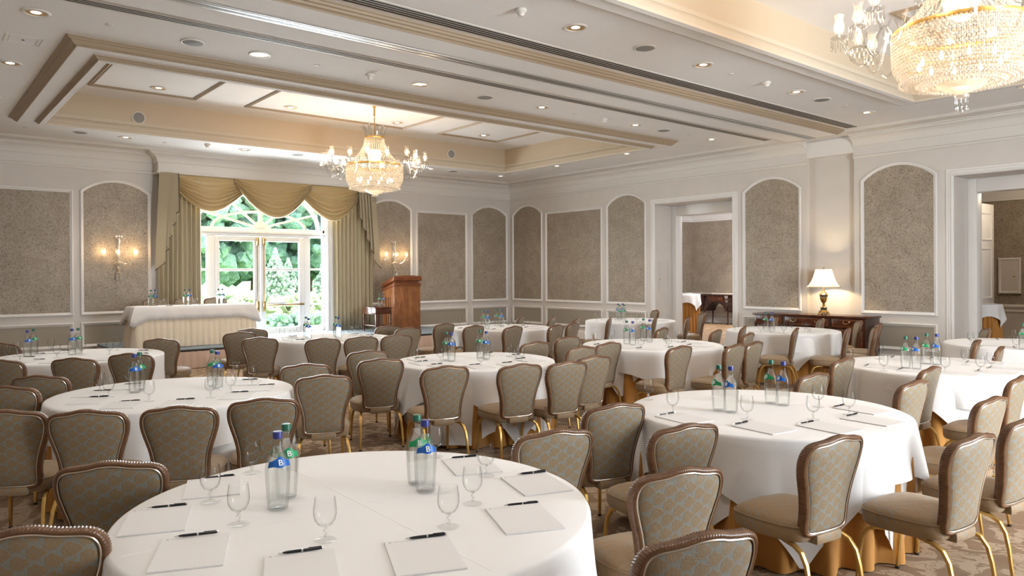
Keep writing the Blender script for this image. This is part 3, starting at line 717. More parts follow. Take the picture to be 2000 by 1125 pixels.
# ------------------------------------------------------------------ chandeliers
def make_chandelier():
    r = thing('chandelier', 'x', 'chandelier')
    MB().lathe([(.0,0),(.05,0),(.052,-.02),(.03,-.035),(.022,-.05),(.02,-.06)], 16, cap0=False).build('ceiling_rose', MT['gold'], r)
    mb = MB(); mb.tube([(0,0,-.05),(0,0,-.2)], .016, 10); mb.tube([(0,0,-.2),(0,0,-.56)], .006, 6)
    for i in range(9): mb.rings([[((.014+.004*cos(a))*cos(b)*(1 if i % 2 else .2), (.014+.004*cos(a))*cos(b)*(.2 if i % 2 else 1), -.22 - i*.036 + (.022+.004*cos(a))*sin(b)) for a in (0, 2.1, 4.2)] for b in [2*pi*q/8 for q in range(8)]], wrap=True)
    mb.build('chain', MT['gold'], r)
    mb = MB()
    for i in range(10):                                             # crown of glass leaves
        a = 2*pi*i/10; ca, sa = cos(a), sin(a)
        L = []
        for t, w, rr in ((0,.030,.165),(.3,.042,.168),(.6,.046,.185),(.85,.035,.205),(1,.006,.225)):
            L.append([((rr+.008*q[1])*ca - q[0]*w*sa, (rr+.008*q[1])*sa + q[0]*w*ca, -.575+.20*t) for q in ((-1,-1),(0,.3),(1,-1),(0,1.2))])
        mb.rings(L, True, True, True)
    mb.build('crown', MT['crystal_clear'], r)
    MB().lathe([(.160,-.565),(.175,-.57),(.178,-.59),(.172,-.60),(.158,-.595)], 32, cap0=False, cap1=False).build('crown_ring', MT['gold'], r)
    mb = MB()                                                       # draped strands from crown to main ring
    for i in range(36):
        a = 2*pi*i/36
        for j in range(26):
            t = j/25; z = -.60 - .46*t; rr = .168 + .30*t**1.9
            mb.ball((rr*cos(a), rr*sin(a), z), .0105, 6, 4)
    mb.build('strand_drapes', MT['crystal'], r, fix=False, angle=1.0)
    MB().lathe([(.478,-1.055),(.492,-1.06),(.495,-1.085),(.488,-1.10),(.472,-1.09)], 48, cap0=False, cap1=False).build('main_ring', MT['gold'], r)
    mb = MB(); nrow = 17
    for q in range(nrow):                                           # basket of beads
        t = q/(nrow-1); z = -1.10 - .415*t; rr = .492*(1 - .03*t) if t < .45 else .485*sqrt(max(.0, 1 - ((t-.45)/.66)**2.3))
        rr = max(rr, .21); n = int(2*pi*rr/.031)
        for j in range(n):
            a = 2*pi*(j + .5*(q % 2))/n; mb.ball((rr*cos(a), rr*sin(a), z), .0145, 6, 4)
    for q in range(7):
        rr = .44 - .036*q; n = int(2*pi*rr/.032); z = -1.475 - .030*(q/6)
        for j in range(n): a = 2*pi*j/n; mb.ball((rr*cos(a), rr*sin(a), z), .0135, 6, 4)
    mb.build('bead_basket', MT['crystal'], r, fix=False, angle=1.0)
    for z, rr in ((-1.20,.484),(-1.30,.47)):
        MB().rings([[((rr-.012+.005*cos(b))*cos(a), (rr-.012+.005*cos(b))*sin(a), z+.005*sin(b)) for b in [2*pi*k_/6 for k_ in range(6)]] for a in [2*pi*j/48 for j in range(48)]], wrap=True).build('basket_ring', MT['gold'], r)
    prof = [(.185,-1.475),(.19,-1.485),(.17,-1.515),(.13,-1.545),(.07,-1.57),(.025,-1.58)]
    MB().lathe(prof, 28, cap0=False).build('bottom_bowl', MT['crystal_bowl'], r, angle=.1)
    MB().lathe([(.02,-1.575),(.045,-1.585),(.055,-1.60),(.05,-1.615),(.012,-1.62)], 18).build('finial', MT['crystal'], r)
    for i in range(8):
        a = 2*pi*i/8; MB().drop((.042*cos(a), .042*sin(a), -1.617), .010, .10).build('pendant', MT['crystal_clear'], r)
    MB().drop((0,0,-1.625), .018, .12, 8).build('pendant', MT['crystal_clear'], r)
    core = MB(); core.lathe([(.10,-.80),(.13,-.86),(.10,-.95),(.05,-1.0)], 16); core.build('inner_globe', MT['crystal_bowl'], r)
    for i in range(10):
        a = 2*pi*i/10 + .2; MB().lathe([(0,0),(.014,.012),(.016,.03),(.008,.055),(0,.075)], 8, (.30*cos(a), .30*sin(a), -1.36), False, False).build('basket_bulb', MT['bulb'], r)
    NA = 16
    for i in range(NA):
        a = 2*pi*(i+.35)/NA; R = .885 if i % 2 == 0 else .80; dz = 0 if i % 2 == 0 else -.02
        ca, sa = cos(a), sin(a); P = lambda rr, z, s=0: (rr*ca - s*sa, rr*sa + s*ca, z)
        pts = []
        for t in [q/18 for q in range(19)]:
            rr = .48 + (R-.48)*t; z = -1.07 + .10*sin(pi*min(t/.30, 1))*(1 if t < .3 else 0) + (-.22*sin(pi*((t-.3)/.7)**.8) if t > .3 else 0) + (dz + .04)*t
            pts.append(P(rr, z))
        rs = [.010 + .0022*(q % 2) for q in range(19)]
        arm = MB().tube(pts, rs, 6).build('arm', MT['crystal_clear'], r, angle=.2)
        zb = -1.03 + dz
        MB().lathe([(.012,-.01),(.05,0),(.068,.012),(.070,.018),(.03,.012),(.018,.03),(.02,.05)], 16, P(R, zb), False).build('drip_pan', MT['crystal_clear'], arm)
        MB().lathe([(.022,.045),(.040,.075),(.043,.10),(.034,.14),(.030,.165),(.038,.19),(.046,.20)], 16, P(R, zb), False, False).build('glass_shade', MT['shade_glass'], arm)
        MB().lathe([(0,0),(.010,.0),(.012,.012),(.016,.035),(.009,.06),(0,.08)], 8, P(R, zb+.06), False, False).build('bulb', MT['bulb'], arm)
        mb = MB()
        for j in range(10):
            b = 2*pi*j/10; mb.drop((P(R,0)[0] + .064*cos(b), P(R,0)[1] + .064*sin(b), zb+.006), .0085, .105, 5)
        mb.build('pan_drops', MT['crystal_clear'], arm)
    return r
CHX = 6.5
ch1 = make_chandelier(); ch1.location = (CHX, 11.57, 4.68); tag(ch1, 'smaller looking far crystal chandelier hanging before the curtained window', 'chandelier', 'crystal chandeliers')
ch2 = copy_tree(ch1); ch2.location = (CHX, 2.23, 4.68); ch2.rotation_euler = (0,0,.3); tag(ch2, 'near crystal chandelier cut off by the top right corner', 'chandelier', 'crystal chandeliers')

# wall sconces
def make_sconce():
    r = thing('wall_sconce', 'x', 'wall light')
    MB().box((-.035,0,-.10),(.035,.02,.45)).build('back_plate', MT['chrome'], r, bevel=.006)
    MB().lathe([(.012,-.02),(.02,.02),(.014,.06),(.022,.12),(.016,.2),(.02,.28),(.014,.36),(.018,.42)], 10, (0,.07,0)).build('column', MT['crystal'], r)
    mb = MB()
    for i in range(5):
        a = pi*i/4; mb.lathe([(.004,0),(.016,.03),(.020,.055),(.006,.08)], 6, (.055*cos(a), .06+.035*sin(a), .42))
    mb.build('crown', MT['crystal'], r)
    MB().lathe([(.012,-.26),(.022,-.20),(.05,-.14),(.085,-.09),(.095,-.07),(.05,-.03)], 16, (0,.08,0)).build('dish', MT['crystal'], r)
    mb = MB()
    for i in range(7):
        a = 2*pi*i/7; mb.drop((.05*cos(a), .08+.05*sin(a), -.275), .010, .14, 5)
    mb.lathe([(.056,-.28),(.054,-.265),(.012,-.25)], 10, (0,.08,0)); mb.build('pendants', MT['crystal'], r)
    for x, y in ((-.29,.14),(.29,.14),(.07,.27)):
        n = 10; pts = [(x*t, .07 + (y-.07)*t, -.03 - .10*sin(pi*t) + .10*t) for t in [q/n for q in range(n+1)]]
        arm = MB().tube(pts, .009, 6).build('arm', MT['crystal'], r)
        MB().lathe([(.01,0),(.05,.008),(.055,.014),(.02,.02)], 12, (x,y,.07), False).build('drip_pan', MT['crystal'], arm)
        MB().lathe([(.02,.02),(.042,.06),(.045,.085),(.034,.115),(.046,.155)], 12, (x,y,.07), False, False).build('glass_shade', MT['shade_glass'], arm)
        MB().lathe([(0,0),(.012,.01),(.015,.03),(0,.07)], 8, (x,y,.11), False, False).build('bulb', MT['sconce_bulb'], arm)
        mb = MB()
        for j in range(8): b = 2*pi*j/8; mb.drop((x+.05*cos(b), y+.05*sin(b), .075), .008, .085, 5)
        mb.build('pan_drops', MT['crystal'], arm)
        mb = MB()
        for j in range(22):
            t = j/21; mb.octa((.05*(1 if x > 0 else -1)*(1-t) + x*.42*t, .075 + (y*.5)*t, .43 - .40*t - .05*sin(pi*t)), .007)
        mb.build('bead_chain', MT['crystal'], r, smooth=False, fix=False)
    return r
sc = make_sconce(); sc.location = (3.45, YF-.006, 2.02); sc.rotation_euler = (0,0,pi); tag(sc, 'crystal wall sconce in the arched panel left of the window', 'wall light', 'crystal wall sconces')
s2 = copy_tree(sc); s2.location = (9.80, YF-.006, 2.05); tag(s2, 'crystal wall sconce above the lectern, right of the window', 'wall light', 'crystal wall sconces')

# ------------------------------------------------------------------ curtains
def drape(name, label, x0, x1, npl, seed, rightside):
    mb = MB(); q = random.Random(seed); n = npl*8; loops = []
    ph = [q.uniform(-.3,.3) for _ in range(npl+1)]; am = [q.uniform(.7,1.2) for _ in range(npl+1)]
    for k_ in range(9):
        z = 3.80 - (3.80-SZ-.02)*k_/8; row = []
        for i in range(n+1):
            t = i/n; p = int(t*npl); a = 2*pi*t*npl + ph[p]*k_/8
            row.append((x0 + (x1-x0)*t + .012*sin(a*2), 16.33 + .045*am[p]*(.75+.03*k_)*sin(a), z))
        loops.append(row)
    mb.rings(loops, False)
    o = mb.build(name, MT['curtain'], fix=False)
    m = o.modifiers.new('thick', 'SOLIDIFY'); m.thickness = .004
    return tag(o, label, 'curtain', 'full length window curtains')
drape('curtain', 'olive gold pleated curtain hanging at the left of the window', 4.16, 5.00, 9, 3, False)
drape('curtain', 'olive gold pleated curtain hanging at the right of the window', 8.06, 9.10, 10, 5, True)
mb = MB()
mb.rings([[(7.93 + .17*t + .008*sin(t*40), 16.40 + .012*sin(t*34 + k_*.2), 3.7 - (3.7-SZ-.02)*k_/6) for t in [i/24 for i in range(25)]] for k_ in range(7)], False)
tag(mb.build('curtain_lining', MT['linen'], fix=False), 'white sheer lining edge beside the right curtain, lit by the window', 'curtain')

def swag(label, x0, x1, sag, y, left_low, right_low, over):
    nu, nv = 48, 40; loops = []
    for j in range(nv+1):
        v = j/nv; row = []
        for i in range(nu+1):
            u = i/nu
            x = x0 + (x1-x0)*u
            zt = 3.80
            end = left_low*(1-u)**3 + right_low*u**3
            zb = 3.80 - end - (sag - .5*end)*sin(pi*u)**.85
            w = v**.9
            z = zt + (zb-zt)*w
            fold = sin(2*pi*v*7.5 + .6*sin(3*u)) * (.010 + .022*v) * (1 if v > .22 else v/.22) * (.55 + .6*abs(2*u-1)) 
            bulge = .13*sin(pi*min(1, v*.62+.05))*sin(pi*u)
            row.append((x, y - bulge - fold - over, z + .35*fold))
        loops.append(row)
    mb = MB(); mb.rings(loops, False)
    o = mb.build('swag', MT['swag'], fix=False)
    m = o.modifiers.new('thick', 'SOLIDIFY'); m.thickness = .006
    tag(o, label, 'curtain swag', 'swags over the window')
    return o
swag('gold silk swag at the left of the window pelmet', 4.44, 5.86, .72, 16.22, .30, .34, .0)
swag('gold silk swag at the middle of the window pelmet', 5.66, 7.44, .82, 16.22, .10, .10, .035)
swag('gold silk swag at the right of the window pelmet', 7.22, 8.66, .80, 16.22, .34, .30, .0)

def jabot(label, xo, xi, z_out, z_in, sgn):
    mb = MB(); K = 5; pts = []
    L = abs(xi-xo); x = xo; y = 16.12
    d1 = L/K*2.1; d2 = (K*d1-L)/(K-1)
    pts.append((xo, 16.16))
    for k_ in range(K):
        x += sgn*d1; pts.append((x, 16.06 + .016*k_))
        if k_ < K-1: x -= sgn*d2; pts.append((x, 16.17 + .008*k_))
    m = len(pts); s = [0]
    for i in range(1, m): s.append(s[-1] + hypot(pts[i][0]-pts[i-1][0], pts[i][1]-pts[i-1][1]))
    top = []; bot = []; up = []
    for i in range(m):
        z = z_out + (z_in - z_out) * s[i]/s[-1]
        top.append((pts[i][0] + (xo - pts[i][0])*0 , pts[i][1], 3.80)); bot.append((pts[i][0] - sgn*.10*(1 - s[i]/s[-1]), pts[i][1] - .05, z))
    mid = [tuple((a[q]+b[q])/2 for q in range(3)) for a, b in zip(top, bot)]
    mb.rings([top, mid, bot], False)
    o = mb.build('jabot', MT['jabot'], fix=False, smooth=False)
    mo = o.modifiers.new('thick', 'SOLIDIFY'); mo.thickness = .006
    tag(o, label, 'curtain cascade', 'zigzag cascades beside the swags')
    mb = MB(); mb.tube([(p[0], p[1]-.008, p[2]) for p in bot], .010, 5)
    mb.tube([(p[0], p[1]-.008, p[2]) for p in (top[-1], mid[-1], bot[-1])], .008, 5)
    mb.build('braid', MT['fringe'], o)
jabot('pleated zigzag cascade hanging at the left end of the swags', 4.14, 4.50, 1.80, 3.02, 1)
jabot('pleated zigzag cascade hanging at the right end of the swags', 9.10, 8.62, 1.85, 3.05, -1)

# ------------------------------------------------------------------ garden seen through the doors
mb = MB(); mb.add([(-60,16.8,.10),(90,16.8,.10),(90,120,.6),(-60,120,.6)], [(0,1,2,3)])
mb.build('garden_lawn', MT['lawn'], smooth=False, fix=False, kind='structure')
MB().box((-2,16.8,-.2),(16,19.6,.28)).build('terrace', plain('pale_terrace_stone', (.62,.60,.56), .8, var=.05), smooth=False, kind='structure')

def blob_mesh(seed, lumps, sub=2, amp=.22):
    q = random.Random(seed); bm = bmesh.new()
    for (x, y, z, r) in lumps:
        g = bmesh.ops.create_icosphere(bm, subdivisions=sub, radius=r, matrix=Matrix.Translation((x, y, z)))
        for v in g['verts']:
            d = (v.co - Vector((x, y, z))); v.co = Vector((x, y, z)) + d * (1 + amp*q.uniform(-1, 1))
    me = bpy.data.meshes.new('crown'); bm.to_mesh(me); bm.free(); return me
def crown_lumps(seed, w, h, n, r0, r1, cone=False):
    q = random.Random(seed); out = []
    for _ in range(n):
        t = q.random(); a = q.uniform(0, 2*pi)
        rr = (w*(1-t)*.9 if cone else w*sqrt(max(.05, 1-(2*t-.9)**2))) * sqrt(q.random())
        out.append((rr*cos(a), rr*sin(a), h*.16 + h*.8*t, q.uniform(r0, r1)*(1-.45*t if cone else 1)))
    return out
def tree(label, x, y, w, h, mat, seed, cone=False, name='tree', cat='tree', group=None, n=900):
    r = thing(name, label, cat, (x, y, .10 + (y-16.8)*.0048), 0, group)
    me = blob_mesh(seed, crown_lumps(seed, w, h, n, w*.055, w*.12, cone), 1, .38)
    me.materials.append(mat); o = bpy.data.objects.new('crown', me); COL.objects.link(o); o.parent = r
    MB().tube([(0,0,-.2),(.05,0,h*.25),(0,.05,h*.6)], [w*.07, w*.05, w*.02], 8).build('trunk', MT['bark'], r)
    return r
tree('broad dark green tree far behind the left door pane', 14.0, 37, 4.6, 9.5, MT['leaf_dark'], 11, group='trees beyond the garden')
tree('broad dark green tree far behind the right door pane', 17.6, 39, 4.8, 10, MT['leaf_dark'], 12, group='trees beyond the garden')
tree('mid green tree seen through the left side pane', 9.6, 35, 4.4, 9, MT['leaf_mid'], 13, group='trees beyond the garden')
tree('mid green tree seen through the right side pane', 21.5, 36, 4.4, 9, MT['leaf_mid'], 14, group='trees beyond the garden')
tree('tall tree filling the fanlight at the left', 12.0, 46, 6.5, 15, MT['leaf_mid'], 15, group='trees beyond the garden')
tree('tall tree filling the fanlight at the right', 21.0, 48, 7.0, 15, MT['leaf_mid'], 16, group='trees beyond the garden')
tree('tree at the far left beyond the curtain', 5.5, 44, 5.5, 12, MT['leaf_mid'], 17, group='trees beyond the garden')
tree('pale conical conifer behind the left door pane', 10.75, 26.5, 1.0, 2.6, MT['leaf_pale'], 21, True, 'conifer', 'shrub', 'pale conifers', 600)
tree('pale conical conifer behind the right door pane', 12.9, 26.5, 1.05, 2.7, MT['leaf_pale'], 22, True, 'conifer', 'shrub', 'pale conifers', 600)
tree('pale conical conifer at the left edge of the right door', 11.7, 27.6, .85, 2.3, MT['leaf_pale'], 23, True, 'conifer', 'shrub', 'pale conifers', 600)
q = random.Random(4)
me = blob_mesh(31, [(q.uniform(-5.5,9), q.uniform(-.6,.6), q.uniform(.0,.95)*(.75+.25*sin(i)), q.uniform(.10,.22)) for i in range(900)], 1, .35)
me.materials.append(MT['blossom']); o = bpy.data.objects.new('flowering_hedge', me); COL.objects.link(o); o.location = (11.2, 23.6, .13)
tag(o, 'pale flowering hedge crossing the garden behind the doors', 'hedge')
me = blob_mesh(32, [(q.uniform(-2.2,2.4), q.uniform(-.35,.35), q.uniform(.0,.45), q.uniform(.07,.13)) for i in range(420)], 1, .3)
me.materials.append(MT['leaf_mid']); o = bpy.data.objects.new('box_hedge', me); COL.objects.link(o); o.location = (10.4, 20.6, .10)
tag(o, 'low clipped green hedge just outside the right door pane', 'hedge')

# ------------------------------------------------------------------ stage and what stands on it
SX0, SX1, SY = 3.05, 10.4, 14.1
def pleat_strip(mb, pts, z0, z1, amp, pitch, flare=0.0, seed=1, rows=4):
    q = random.Random(seed); P = []; 
    for (a, b) in zip(pts[:-1], pts[1:]):
        L = hypot(b[0]-a[0], b[1]-a[1]); n = max(2, int(L/pitch)*6); nx, ny = (b[1]-a[1])/L, -(b[0]-a[0])/L
        for i in range(n + (1 if b is pts[-1] else 0)):
            t = i/n; P.append((a[0]+(b[0]-a[0])*t, a[1]+(b[1]-a[1])*t, nx, ny, t*L/pitch))
    w = [q.uniform(.6, 1.3) for _ in range(400)]
    loops = []
    for k_ in range(rows+1):
        t = k_/rows; z = z1 + (z0-z1)*t
        loops.append([(x + nx*(amp*(.35+.65*t)*w[int(s)%400]*abs(sin(pi*s))**.7 + flare*t), y + ny*(amp*(.35+.65*t)*w[int(s)%400]*abs(sin(pi*s))**.7 + flare*t), z) for x, y, nx, ny, s in P])
    return mb.rings(loops, False)
st = thing('stage', 'low stage platform with blue grey top and pleated blush skirt below the window', 'stage', (0,0,0))
MB().box((SX0,SY,SZ-.06),(SX1,YF-.06,SZ)).build('platform', MT['stage_top'], st, bevel=.01)
MB().box((SX0-.004,SY-.004,SZ-.055),(SX1+.004,SY+.02,SZ-.02)).build('edge_band', MT['black'], st, smooth=False)
mb = MB(); pleat_strip(mb, [(SX0,YF-.06),(SX0,SY),(SX1,SY),(SX1,YF-.06)], .01, SZ-.05, .035, .13, .02); mb.build('skirt', MT['stage_skirt'], st, fix=False)

HT = (3.32, 5.50, 14.62, 15.26); HZ = SZ + .76
ht = thing('head_table', 'long head table with cream pleated skirt on the stage before the window', 'table', ((HT[0]+HT[1])/2, (HT[2]+HT[3])/2, SZ))
def loc(p, o): return (p[0]-o[0], p[1]-o[1])
c = ht.location; x0, x1, y0, y1 = HT[0]-c.x, HT[1]-c.x, HT[2]-c.y, HT[3]-c.y
MB().box((x0,y0,.725),(x1,y1,.752)).build('tabletop', MT['mahogany'], ht)
mb = MB(); pleat_strip(mb, [(x0,y1),(x0,y0),(x1,y0),(x1,y1)], .012, .74, .030, .105, .05, 9); mb.build('skirt', MT['head_skirt'], ht, fix=False)
mb = MB(); N = 220; per = []
def rr_pts(off, rad, n=N):
    out = []; w, h = (x1-x0)/2 + off, (y1-y0)/2 + off; P_ = 2*(2*w+2*h)
    for i in range(n):
        s = i/n*P_
        if s < 2*w: p = (-w+s, -h)
        elif s < 2*w+2*h: p = (w, -h+s-2*w)
        elif s < 4*w+2*h: p = (w-(s-2*w-2*h), h)
        else: p = (-w, h-(s-4*w-2*h))
        out.append(p)
    return out
loops = [[(x, y, .762) for x, y in rr_pts(-.02, 0)], [(x, y, .760) for x, y in rr_pts(.0, 0)], [(x, y, .745) for x, y in rr_pts(.012, 0)]]
for t in (.3, .6, 1.0):
    row = []
    for i, (x, y) in enumerate(rr_pts(.02 + .035*t, 0)):
        corner = max(0, 1 - (abs(abs(x)-(x1-x0)/2) + abs(abs(y)-(y1-y0)/2))/.28)
        d = .21*t*(1 + .75*corner) + (.012*abs(sin(i*pi/4)) if t == 1 else 0)
        wv = .010*sin(i*.55)*t; row.append((x*(1+.02*corner*t*3) + wv*(1 if abs(x) > (x1-x0)/2 else 0), y - wv*(1 if abs(y) > (y1-y0)/2 else 0), .745 - d))
    loops.append(row)
mb.rings(loops, True, True); o = mb.build('tablecloth', MT['linen'], None, fix=False); o.location = (c.x, c.y, SZ)
mo = o.modifiers.new('thick', 'SOLIDIFY'); mo.thickness = .003
tag(o, 'white scalloped cloth laid over the head table on the stage', 'tablecloth')

# lectern
LX0, LX1, LY0, LY1 = 9.17, 9.91, 15.42, 15.98
le = thing('lectern', 'tall cherry wood lectern with stepped sloping top on the stage', 'lectern', ((LX0+LX1)/2, (LY0+LY1)/2, SZ))
w, d = (LX1-LX0)/2, (LY1-LY0)/2; zf, zb = 1.09, .95
def slab(z0f, z0b, h, over, taper=0):
    return MB().add([(-w-over,-d-over,z0f),(w+over,-d-over,z0f),(w+over,d+over,z0b),(-w-over,d+over,z0b),(-w-over,-d-over,z0f+h),(w+over,-d-over,z0f+h),(w+over,d+over,z0b+h),(-w-over,d+over,z0b+h)],
                    [(0,3,2,1),(4,5,6,7),(0,1,5,4),(1,2,6,5),(2,3,7,6),(3,0,4,7)])
body = MB().add([(-w,-d,0),(w,-d,0),(w,d,0),(-w,d,0),(-w,-d,zf),(w,-d,zf),(w,d,zb),(-w,d,zb)], [(0,3,2,1),(4,5,6,7),(0,1,5,4),(1,2,6,5),(2,3,7,6),(3,0,4,7)])
body.build('body', MT['cherry'], le, bevel=.006)
slab(zf-.035, zb-.035, .07, .014).build('lower_moulding', MT['cherry_dark'], le, bevel=.012)
slab(zf+.03, zb+.03, .09, -.03).build('neck', MT['cherry_dark'], le)
slab(zf+.095, zb+.06, .035, .035).build('upper_moulding', MT['cherry_dark'], le, bevel=.012)
mb = MB(); n = 10; loops = []
for y, h in ((-d-.02,.095),(d+.02,.03)):
    zt = (zf if y < 0 else zb)
    loops.append([(-w-.02, y, zt+.12)] + [(-w-.02+(2*w+.04)*i/n, y, zt+.125+h*(.75+.25*sin(pi*i/n))) for i in range(n+1)] + [(w+.02, y, zt+.12)])
mb.rings(loops, True, True, True); mb.build('reading_top', MT['cherry_dark'], le, bevel=.004)
for yy in (-.10, .0, .10): MB().box((-w-.003,yy-.009,.12),(-w+.004,yy+.009,.78)).build('groove', MT['mahogany_dark'], le, smooth=False)

# side table
st2 = thing('side_table', 'small mahogany side table beside the lectern on the stage', 'table', (8.67, 15.35, SZ))
TW, TD, TH = .21, .30, .575
MB().box((-TW-.02,-TD-.02,TH-.025),(TW+.02,TD+.02,TH)).build('tabletop', MT['mahogany'], st2, bevel=.006)
MB().box((-TW,-TD,TH-.16),(TW,TD,TH-.025)).build('apron', MT['mahogany'], st2, bevel=.003)
for sx in (-1, 1):
    for sy in (-1, 1): MB().tube([(sx*(TW-.02),sy*(TD-.02),TH-.15),(sx*(TW-.02),sy*(TD-.02),0)], [.026,.014], 4).build('leg', MT['mahogany'], st2)
MB().box((-TW+.02,-TD+.02,.14),(TW-.02,TD-.02,.16)).build('lower_shelf', MT['mahogany'], st2)

# sideboard and lamp in front of the recess
BX, BY0, BY1, BH = 13.06, 6.02, 8.20, .90
sb = thing('sideboard', 'long dark mahogany sideboard below the lamp against the right wall', 'sideboard', (BX+.28, (BY0+BY1)/2, 0), 0)
hw = (BY1-BY0)/2
MB().box((-.28,-hw,.10),(.28,hw,BH-.035)).build('carcass', MT['mahogany_dark'], sb, bevel=.004)
MB().box((-.31,-hw-.03,BH-.035),(.29,hw+.03,BH)).build('top', MT['mahogany'], sb, bevel=.010)
MB().box((-.26,-hw+.02,0),(.26,hw-.02,.10)).build('plinth', MT['mahogany_dark'], sb, bevel=.004)
def front(y0, y1, z0, z1, name, knobs):
    o = MB().box((-.296,y0,z0),(-.278,y1,z1)).build(name, MT['mahogany'], sb, bevel=.005)
    mb = MB(); moulding(mb, [(y0+.02,z0+.02),(y1-.02,z0+.02),(y1-.02,z1-.02),(y0+.02,z1-.02)], [(0,0),(0,.003),(.006,.003),(.006,0)], lambda u, v, h: (-.296-h, u, v)); mb.build('inlay', MT['cherry'], o)
    for ky in knobs:
        kz = (z0+z1)/2 + .02
        mb = MB(); mb.tube([(-.30,ky-.055,kz+.02),(-.325,ky-.055,kz+.015),(-.335,ky-.045,kz-.02),(-.338,ky,kz-.032),(-.335,ky+.045,kz-.02),(-.325,ky+.055,kz+.015),(-.30,ky+.055,kz+.02)], .007, 6); mb.build('handle', MT['brass'], o)
for a, b, kn in ((-hw+.04,-hw+.60,1),(-hw+.66,hw-.66,2),(hw-.60,hw-.04,1)):
    ks = [(a+b)/2] if kn == 1 else [a+(b-a)*.22, b-(b-a)*.22]
    front(a, b, .69, .85, 'drawer', ks)
    if kn == 2: front(a, b, .50, .66, 'drawer', ks); front(a, b, .14, .47, 'drawer', ks)
    else: front(a, b, .14, .66, 'door', [])
lp = thing('table_lamp', 'lit brass urn table lamp with flared cream shade on the sideboard', 'lamp', (13.36, 6.93, BH))
MB().lathe([(.0,.02),(.10,.02),(.105,.035),(.10,.05),(.075,.07),(.06,.085),(.0,.09)], 8, cap0=False, cap1=False).build('foot', MT['brass'], lp, angle=.3)
mb = MB()
for i in range(8): a = 2*pi*i/8; mb.ball((.098*cos(a), .098*sin(a), .018), .018, 8, 5)
mb.build('feet_scrolls', MT['brass'], lp)
MB().lathe([(.055,.085),(.055,.125),(.045,.13)], 6, cap0=False).build('plinth_block', MT['lamp_black'], lp, angle=.3)
MB().lathe([(.06,.128),(.06,.14),(.03,.15),(.02,.17),(.034,.185),(.02,.20),(.022,.21),(.045,.235),(.066,.28),(.070,.335)], 24, cap1=False).build('urn', MT['brass'], lp)
MB().lathe([(.071,.33),(.072,.362)], 24, cap0=False).build('urn_band', MT['lamp_black'], lp)
MB().lathe([(.078,.36),(.088,.372),(.07,.385),(.045,.41),(.03,.425),(.022,.44),(.014,.455),(.014,.50)], 24).build('neck', MT['brass'], lp)
mb = MB(); shp = [(.295,.515),(.255,.56),(.215,.62),(.185,.69),(.160,.77),(.142,.845)]
mb.lathe(shp, 32, cap0=False, cap1=False); shd = mb.build('lamp_shade', MT['shade'], lp, fix=False)
mb = MB()
for i in range(8): a = 2*pi*i/8 + .3; mb.tube([((r_+.002)*cos(a), (r_+.002)*sin(a), z) for r_, z in shp], .003, 4)
for r_, z in (shp[0], shp[-1]): mb.tube([((r_)*cos(2*pi*i/32), r_*sin(2*pi*i/32), z) for i in range(32)], .004, 4, closed=True)
mb.build('shade_ribs', MT['fringe'], shd)
MB().lathe([(0,.845),(.012,.85),(.008,.865),(.012,.88),(0,.89)], 8).build('lamp_finial', MT['brass'], lp)
MB().tube([(0,0,.50),(0,0,.845)], .005, 6).build('harp', MT['brass'], lp)
MB().ball((0,0,.60), .032, 10, 8).build('bulb', MT['bulb'], lp)
point('lamp_light', (13.36, 6.93, BH+.64), 26, (1.0,.74,.42), .05)

# ------------------------------------------------------------------ furniture in the rooms beyond
dk = thing('writing_desk', 'dark kneehole desk with arched opening seen through the left doorway', 'desk', (20.95, 14.42, 0), 0); dk.scale = (1, 1, 1.08)
MB().box((-.30,-1.05,.87),(.30,1.05,.90)).build('top', MT['mahogany_dark'], dk, bevel=.006)
mb = MB(); n = 14; ya, yb_ = -.36, .36
pts = [(-.36,.0),]
arch = [(.36*cos(pi*i/n), .40 + .26*sin(pi*i/n)) for i in range(n+1)]
outer = [(.46*(1 if i < n/2 else -1), .87) for i in range(n+1)]
loops = [[(-.28, y, z) for y, z in arch], [(-.28, arch[i][0] if 0 < i < n else (.46 if i == 0 else -.46), .87 if 0 < i < n else .40) for i in range(n+1)]]
mb.rings(loops, False); mb.rings([[(-.28, y, z) for y, z in arch], [(.26, y, z) for y, z in arch]], False)
mb.build('arched_front', MT['mahogany_dark'], dk)
MB().box((-.30,-.30,.69),(-.28,.30,.84)).build('centre_drawer', MT['mahogany'], dk, bevel=.004)
for s in (-1, 1):
    MB().box((-.27,s*.46 if s > 0 else -1.02,.38),(.27,1.02 if s > 0 else -.46,.87)).build('pedestal', MT['mahogany_dark'], dk, bevel=.02)
    for z0, z1 in ((.40,.53),(.545,.68),(.695,.85)):
        y0, y1 = (.50,.98) if s > 0 else (-.98,-.50)
        o = MB().box((-.285,y0,z0),(-.27,y1,z1)).build('drawer', MT['mahogany_dark'], dk, bevel=.004)
        MB().ball((-.30,(y0+y1)/2,(z0+z1)/2), .014).build('knob', MT['brass'], o)
for y in (-.98,-.46,.46,.98):
    for x in (-.25,.25): MB().tube([(x,y,.40),(x,y,0)], [.028,.016], 8).build('leg', MT['mahogany_dark'], dk)
for y in (-.2,.2): MB().ball((-.31,y,.77), .014).build('knob', MT['brass'], dk)
o = MB().box((-.10,-.14,0),(.10,.14,.03)).build('tray', MT['chrome'], None, bevel=.006); o.location = (20.95, 14.95, .973)
tag(o, 'small silver tray on the desk seen through the left doorway', 'tray')

